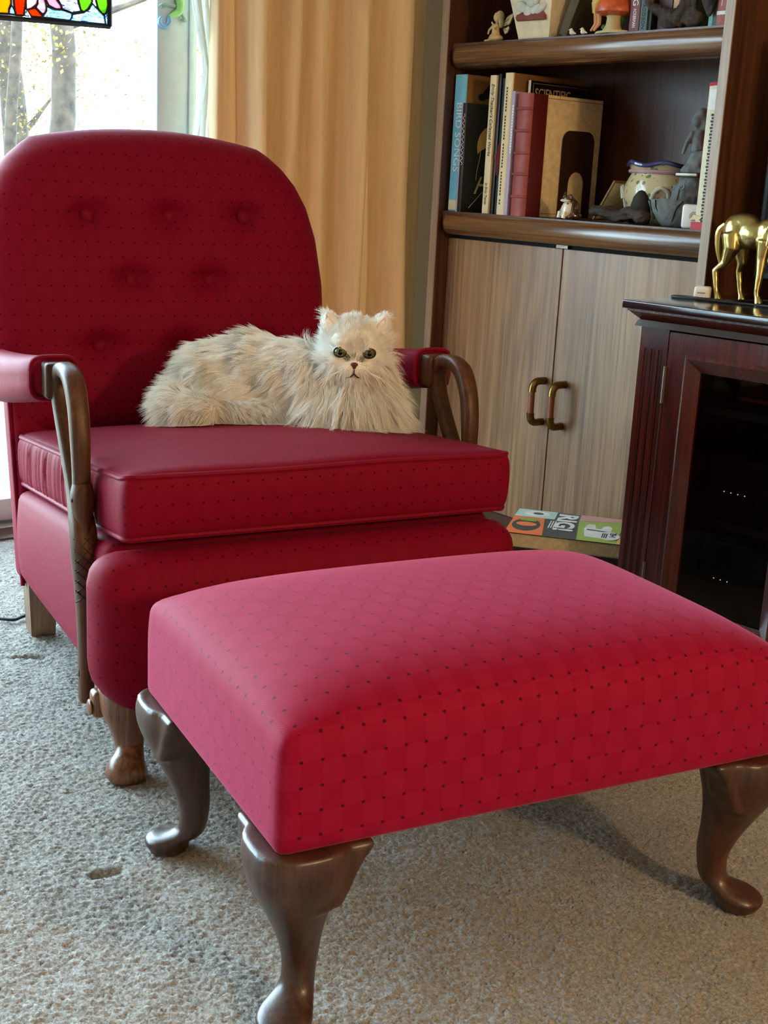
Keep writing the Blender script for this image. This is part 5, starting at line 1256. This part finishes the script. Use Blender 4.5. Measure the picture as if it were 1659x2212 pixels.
for x0, x1, hx in ((0.112, 0.488, 0.110), (0.492, 0.868, 0.870)):
    z0, z1 = 0.022, 0.708; dr = MB(); w_ = 0.044
    for a_ in ((x0, x0 + w_, z0, z1), (x1 - w_, x1, z0, z1), (x0 + w_, x1 - w_, z1 - w_, z1), (x0 + w_, x1 - w_, z0, z0 + w_)): dr.box(a_[0], a_[1], 0.034, 0.054, a_[2], a_[3])
    dr = dr.build('door', 'cherry', cb, smooth=False)
    a0, a1, c0, c1 = x0 + w_, x1 - w_, z0 + w_, z1 - w_; t_ = 0.036
    m = MB()
    o4 = [(a0, c0), (a1, c0), (a1, c1), (a0, c1)]; i4 = [(a0 + t_, c0 + t_), (a1 - t_, c0 + t_), (a1 - t_, c1 - t_), (a0 + t_, c1 - t_)]; h4 = [(a0 + 0.008, c0 + 0.008), (a1 - 0.008, c0 + 0.008), (a1 - 0.008, c1 - 0.008), (a0 + 0.008, c1 - 0.008)]
    vs = [(x, 0.034, z) for x, z in o4] + [(x, 0.027, z) for x, z in h4] + [(x, 0.046, z) for x, z in i4] + [(x, 0.054, z) for x, z in i4] + [(x, 0.054, z) for x, z in o4]
    fs = []
    for q in range(4):
        k = (q + 1) % 4
        for L0 in (0, 4, 8, 12): fs.append((L0 + q, L0 + k, L0 + 4 + k, L0 + 4 + q))
        fs.append((16 + q, 16 + k, k, q))
    m.add(vs, fs); m.build('frame_moulding', 'cherry', dr, smooth=False)
    m = MB(); m.box(a0 + t_ - 0.004, a1 - t_ + 0.004, 0.047, 0.051, c0 + t_ - 0.004, c1 - t_ + 0.004); m.build('glass', 'smoked_glass', dr, smooth=False)
    for zz in (0.55, 0.10):
        m = MB(); m.tube([(hx, 0.032, zz), (hx, 0.032, zz + 0.082)], 0.0036, 8)
        for q in range(4): m.tube([(hx, 0.032, zz + 0.019 * q + 0.001), (hx, 0.032, zz + 0.019 * q + 0.003)], 0.0042, 8)
        m.build('hinge', 'steel', dr)
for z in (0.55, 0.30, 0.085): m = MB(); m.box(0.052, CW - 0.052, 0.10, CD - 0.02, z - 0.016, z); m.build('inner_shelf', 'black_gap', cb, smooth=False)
def cabw(x, y, z): return (CO[0] + x * math.cos(CA) - y * math.sin(CA), CO[1] + x * math.sin(CA) + y * math.cos(CA), z)
m_, nt_, b__ = _nt('led_white'); b__.inputs['Emission Color'].default_value = (0.9, 0.9, 1, 1); b__.inputs['Emission Strength'].default_value = 0.8
def stereo(lab, z, hgt, leds, x0=0.155, w_=0.30):
    s_ = thing('stereo_component', lab, 'stereo', cabw(x0, 0.20, z), CA, 'stereo components in the cabinet')
    m = MB(); m.box(0, w_, 0.012, 0.22, 0, hgt, 0.003); m.build('case', 'black_plastic', s_)
    m = MB(); m.box(-0.004, w_ + 0.004, 0.0, 0.012, 0.002, hgt, 0.003); m.build('faceplate', 'black_plastic', s_)
    m = MB(); m.box(0.0, w_, -0.001, 0, hgt - 0.006, hgt - 0.003); m.build('trim_line', 'bookend_metal', s_, smooth=False)
    for k in range(3): m = MB(); m.tube([(w_ - 0.03 - 0.03 * k, 0.0, hgt * 0.45), (w_ - 0.03 - 0.03 * k, -0.012, hgt * 0.45)], 0.009, 14); m.build('knob', 'black_plastic', s_)
    for k in range(leds): m = MB(); m.ell((0.036 + 0.018 * k, -0.0005, hgt * 0.35), 0.0012, None, 8, 6); m.build('indicator', 'led_white', s_)
stereo('black stereo deck with lit indicators, upper one behind the cabinet glass', 0.30, 0.125, 4)
stereo('black stereo receiver with lit indicators, lower one behind the cabinet glass', 0.0855, 0.14, 3)
pb = thing('tape_player', 'flat tan and black player lying on the top stereo deck in the cabinet', 'player', cabw(0.19, 0.20, 0.55), CA)
m = MB(); m.box(0, 0.26, 0.0, 0.20, 0.0, 0.034, 0.006); m.build('case', 'black_plastic', pb)
m = MB(); m.box(0.008, 0.25, -0.0012, 0.002, 0.008, 0.016); m.build('front_strip', 'copper_wood', pb, smooth=False)

# ------------------------------------------------------------------ things on the cabinet
TZ = 0.7682
hs = thing('horse_figurine', 'polished brass grazing horse statue standing on the dark cabinet', 'figurine', cabw(0.134, 0.278, TZ), CA)
m = MB()
m.ell((-0.035, 0, 0.158), (0.036, 0.032, 0.038)); m.ell((-0.020, 0, 0.172), (0.038, 0.027, 0.026)); m.ell((0.008, 0, 0.150), (0.046, 0.031, 0.033)); m.ell((0.045, 0, 0.152), (0.034, 0.028, 0.038)); m.ell((0.050, 0, 0.175), (0.022, 0.014, 0.018))
m.tube([(0.055, 0, 0.170), (0.085, -0.002, 0.158), (0.112, -0.004, 0.120), (0.124, -0.006, 0.080)], [0.030, 0.024, 0.019, 0.015], 12)      # neck bent down
m.tube([(0.124, -0.006, 0.088), (0.128, -0.008, 0.060), (0.132, -0.01, 0.030)], [0.016, 0.014, 0.009], 10)                             # head
for s_ in (-1, 1): m.tube([(0.118, s_ * 0.010 - 0.006, 0.096), (0.113, s_ * 0.014 - 0.006, 0.112)], [0.005, 0.001], 6)
for sy, fx, fy in ((-1, -0.058, -0.030), (1, -0.030, 0.026)):             # hind legs: thigh, hock, shank
    m.tube([(-0.040, sy * 0.017, 0.150), (-0.034, sy * 0.020, 0.118), (-0.046 + (fx + 0.058) * 0.6, sy * 0.022, 0.084), (fx - 0.006, fy, 0.066), (fx + 0.002, fy, 0.022), (fx + 0.006, fy, 0.010)], [0.024, 0.020, 0.011, 0.0085, 0.0060, 0.0062], 10)
    m.tube([(fx + 0.006, fy, 0.014), (fx + 0.010, fy, 0.0)], [0.0068, 0.0100], 10)
for sy, fx in ((-1, 0.050), (1, 0.062)):                                  # fore legs
    m.tube([(0.048, sy * 0.017, 0.140), (0.046, sy * 0.020, 0.100), (fx - 0.002, sy * 0.024, 0.066), (fx - 0.004, sy * 0.026, 0.024), (fx, sy * 0.026, 0.012)], [0.020, 0.0125, 0.0090, 0.0062, 0.0062], 10)
    m.tube([(fx, sy * 0.026, 0.014), (fx + 0.005, sy * 0.026, 0.0)], [0.0068, 0.0105], 10)
blob(m, 0.0032, 3).build('body', 'brass', hs, angle=180)
m = MB(); tl = spline([(-0.068, 0, 0.170), (-0.082, 0, 0.150), (-0.080, 0, 0.110), (-0.072, 0.002, 0.075)], 5); m.tube(tl, [0.007, 0.008, 0.009, 0.010, 0.010, 0.010, 0.010, 0.009, 0.009, 0.008, 0.007, 0.006, 0.005, 0.004, 0.003, 0.002][:len(tl)], 8); m.build('tail', 'brass', hs)
for k in range(7):
    t = k / 6; p0 = Vector((0.062 + 0.055 * t, -0.004, 0.190 - 0.055 * t * t - 0.02 * t)); m = MB(); m.tube([p0, p0 + Vector((0.004, -0.024, -0.020)), p0 + Vector((0.0, -0.030, -0.060 + 0.015 * t))], [0.005, 0.006, 0.002], 6); m.build('mane_lock', 'brass', hs)
cg = thing('charger', 'white cube phone charger lying beside the brass horse', 'charger', cabw(0.052, 0.235, TZ), CA + math.radians(24))
m = MB(); m.box(-0.018, 0.018, -0.018, 0.018, 0.0, 0.029, 0.006); m.build('case', 'white_plastic', cg)
m = MB()
for k in range(6): m.box(-0.009 + 0.003 * k, -0.0072 + 0.003 * k, -0.0184, -0.018, 0.0135, 0.0160)
m.build('printed_mark', 'ink_black', cg, smooth=False)
pts = [(0.28, 0.205, 0.0035), (0.20, 0.205, 0.0035), (0.11, 0.190, 0.0035), (0.055, 0.178, 0.0035), (0.010, 0.178, 0.0035), (0.008, 0.196, 0.0035), (0.030, 0.203, 0.0042), (0.075, 0.202, 0.0042), (0.128, 0.235, 0.0036), (0.140, 0.300, 0.0036), (0.170, 0.355, 0.0036), (0.25, 0.370, 0.0036), (0.33, 0.36, 0.0036)]
m = MB(); m.tube(spline([(p[0], p[1], p[2]) for p in pts], 8), 0.0030, 8)
cbl = tag(m.build('charging_cable', 'cord_rubber', loc=cabw(0, 0, TZ - 0.0005), rotz=CA), 'black charging cable looped around the white charger on the cabinet', 'cable')

tv = thing('television', 'black flat television standing on the cabinet behind the brass horse', 'television', cabw(0.42, 0.43, TZ), CA)
m = MB(); m.box(-0.355, 0.50, -0.012, 0.022, 0.045, 0.590, 0.006); m.build('housing', 'black_plastic', tv)
m = MB(); m.box(-0.340, 0.485, -0.0135, -0.0118, 0.062, 0.575); m.build('screen', 'black_gap', tv, smooth=False)
m = MB(); m.box(-0.12, 0.26, -0.035, 0.035, 0.0, 0.010, 0.004); m.box(0.04, 0.10, -0.006, 0.016, 0.008, 0.06, 0.004); m.build('stand', 'black_plastic', tv)

# ------------------------------------------------------------------ books on the floor by the doors
fa_ = math.radians(36); fc = (0.286, -0.147)
def flat_book(name, label, z0, th, w_, d_, cov, dx=0.0, dy=0.0, ang=0.0, pages='page_block'):
    t_ = thing(name, label, 'book', (fc[0] + dx, fc[1] + dy, z0), fa_ + ang, 'books lying on the floor')
    m = MB(); m.box(-w_ / 2 + 0.003, w_ / 2 - 0.002, -d_ / 2 + 0.003, d_ / 2 - 0.003, 0.002, th - 0.002); m.build('pages', pages, t_, smooth=False)
    for q in (0, th - 0.002): m = MB(); m.box(-w_ / 2, w_ / 2, -d_ / 2, d_ / 2, q, q + 0.002); m.build('cover', cov, t_, smooth=False)
    m = MB(); m.box(-w_ / 2, -w_ / 2 + 0.002, -d_ / 2, d_ / 2, 0, th); m.build('spine', cov, t_, smooth=False)
    return t_
flat_book('book', 'dark thick book at the bottom of the stack by the bookcase door', 0.0, 0.068, 0.29, 0.24, 'dark_brown_cover', 0.004, -0.004, 0.03, 'dark_brown_cover')
flat_book('book', 'dark book lying directly under the colourful project book by the bookcase door', 0.0685, 0.052, 0.285, 0.236, 'dark_brown_cover', -0.002, 0.004, -0.02, 'dark_brown_cover')
t_ = flat_book('book', 'colourful project book with orange and green cover on top of the floor stack', 0.121, 0.038, 0.30, 0.25, 'diy_dark')
T_ = 0.0383
def patch(name, poly, mat, dz=0.0): m = MB(); m.prism(poly, T_ + dz, T_ + dz + 0.0003, 'xy'); return m.build(name, mat, t_, smooth=False)
patch('orange_panel', [(-0.15, -0.125), (-0.055, -0.125), (-0.070, 0.045), (-0.15, 0.045)], 'diy_orange')
patch('mint_panel', [(-0.15, 0.047), (-0.045, 0.047), (-0.045, 0.125), (-0.15, 0.125)], 'diy_mint')
patch('green_panel', [(0.030, -0.125), (0.125, -0.125), (0.135, 0.085), (0.018, 0.060)], 'diy_green')
patch('pink_panel', [(0.018, 0.062), (0.15, 0.090), (0.15, 0.125), (0.018, 0.125)], 'diy_pink')
patch('yellow_panel', [(0.126, -0.125), (0.15, -0.125), (0.15, 0.030), (0.136, 0.0)], 'diy_yellow')
def ellp(cx_, cy_, a, b2, n=28): return [(cx_ + a * math.cos(t), cy_ + b2 * math.sin(t)) for t in lin(0, 2 * PI, n + 1)[:-1]]
patch('wristband_picture', ellp(-0.108, -0.035, 0.036, 0.062), 'diy_dark', 0.0004); patch('wristband_gap', ellp(-0.108, -0.030, 0.026, 0.020), 'diy_orange', 0.0008)
patch('screen_picture', [(-0.128, 0.0), (-0.088, 0.0), (-0.088, 0.024), (-0.128, 0.024)], 'leaf_green', 0.0012)
patch('plate_picture', ellp(-0.095, 0.086, 0.034, 0.026), 'ink_white', 0.0004); patch('plate_centre', ellp(-0.093, 0.088, 0.014, 0.012), 'teal_cover', 0.0008)
patch('toaster_picture', [(0.046, -0.085), (0.102, -0.090), (0.108, 0.020), (0.098, 0.040), (0.086, 0.030), (0.080, 0.0), (0.068, 0.0), (0.062, 0.040), (0.044, 0.036), (0.038, -0.010)], 'ink_white', 0.0004)
patch('toaster_shadow', [(0.046, -0.022), (0.104, -0.028), (0.104, -0.020), (0.046, -0.012)], 'diy_dark', 0.0008)
patch('round_badge', ellp(0.106, -0.062, 0.026, 0.040), 'ink_white', 0.0012)
text_part('lettering', 'RIG!', 0.068, 'ink_white', t_, (0, -1, 0), (1, 0, 0), (-0.036, 0.112, T_ + 0.0006), 0.0003, bold=0.0025, stretch=1.35)
text_part('lettering', '75+1', 0.022, 'ink_black', t_, (0, -1, 0), (1, 0, 0), (0.107, -0.030, T_ + 0.0018), 0.0003, bold=0.0006)
m = MB()
for k in range(3): m.box(0.088 + 0.005 * k, 0.0905 + 0.005 * k, -0.085, -0.040, T_ + 0.0016, T_ + 0.0019)
m.build('badge_lines', 'ink_black', t_, smooth=False)
m = MB()
for k in range(3): m.box(-0.052 + 0.006 * k, -0.049 + 0.006 * k, -0.045 + 0.004 * k, 0.030, T_ + 0.0005, T_ + 0.0008)
m.build('subtitle_lines', 'ink_white', t_, smooth=False)

m = MB(); m.tube(spline([(-0.62, -1.80, 0.006), (-0.40, -1.62, 0.006), (-0.197, -1.474, 0.006), (-0.187, -1.422, 0.006), (-0.25, -1.30, 0.006), (-0.50, -1.0, 0.006), (-0.74, -0.55, 0.006)], 8), 0.004, 8)
tag(m.build('power_cord', 'cord_rubber'), 'black power cord running over the carpet behind the armchair', 'cord')
lt = thing('floor_lamp', 'brass floor lamp with bare globe bulb behind the photographer', 'lamp', (4.05, -1.20, 0.0))
m = MB(); m.lathe([(0.0, 0.0), (0.14, 0.0), (0.14, 0.012), (0.03, 0.03), (0.0, 0.03)], 28); m.build('base', 'antique_brass', lt)
m = MB(); m.tube([(0, 0, 0.02), (0, 0, 1.50)], 0.012, 12); m.build('pole', 'antique_brass', lt)
m = MB(); m.lathe([(0.0, 1.49), (0.05, 1.49), (0.06, 1.51), (0.0, 1.512)], 20); m.build('socket', 'antique_brass', lt)
m = MB(); m.ell((0, 0, 1.62), 0.105, None, 24, 16); m.build('globe', 'clear_glass', lt)
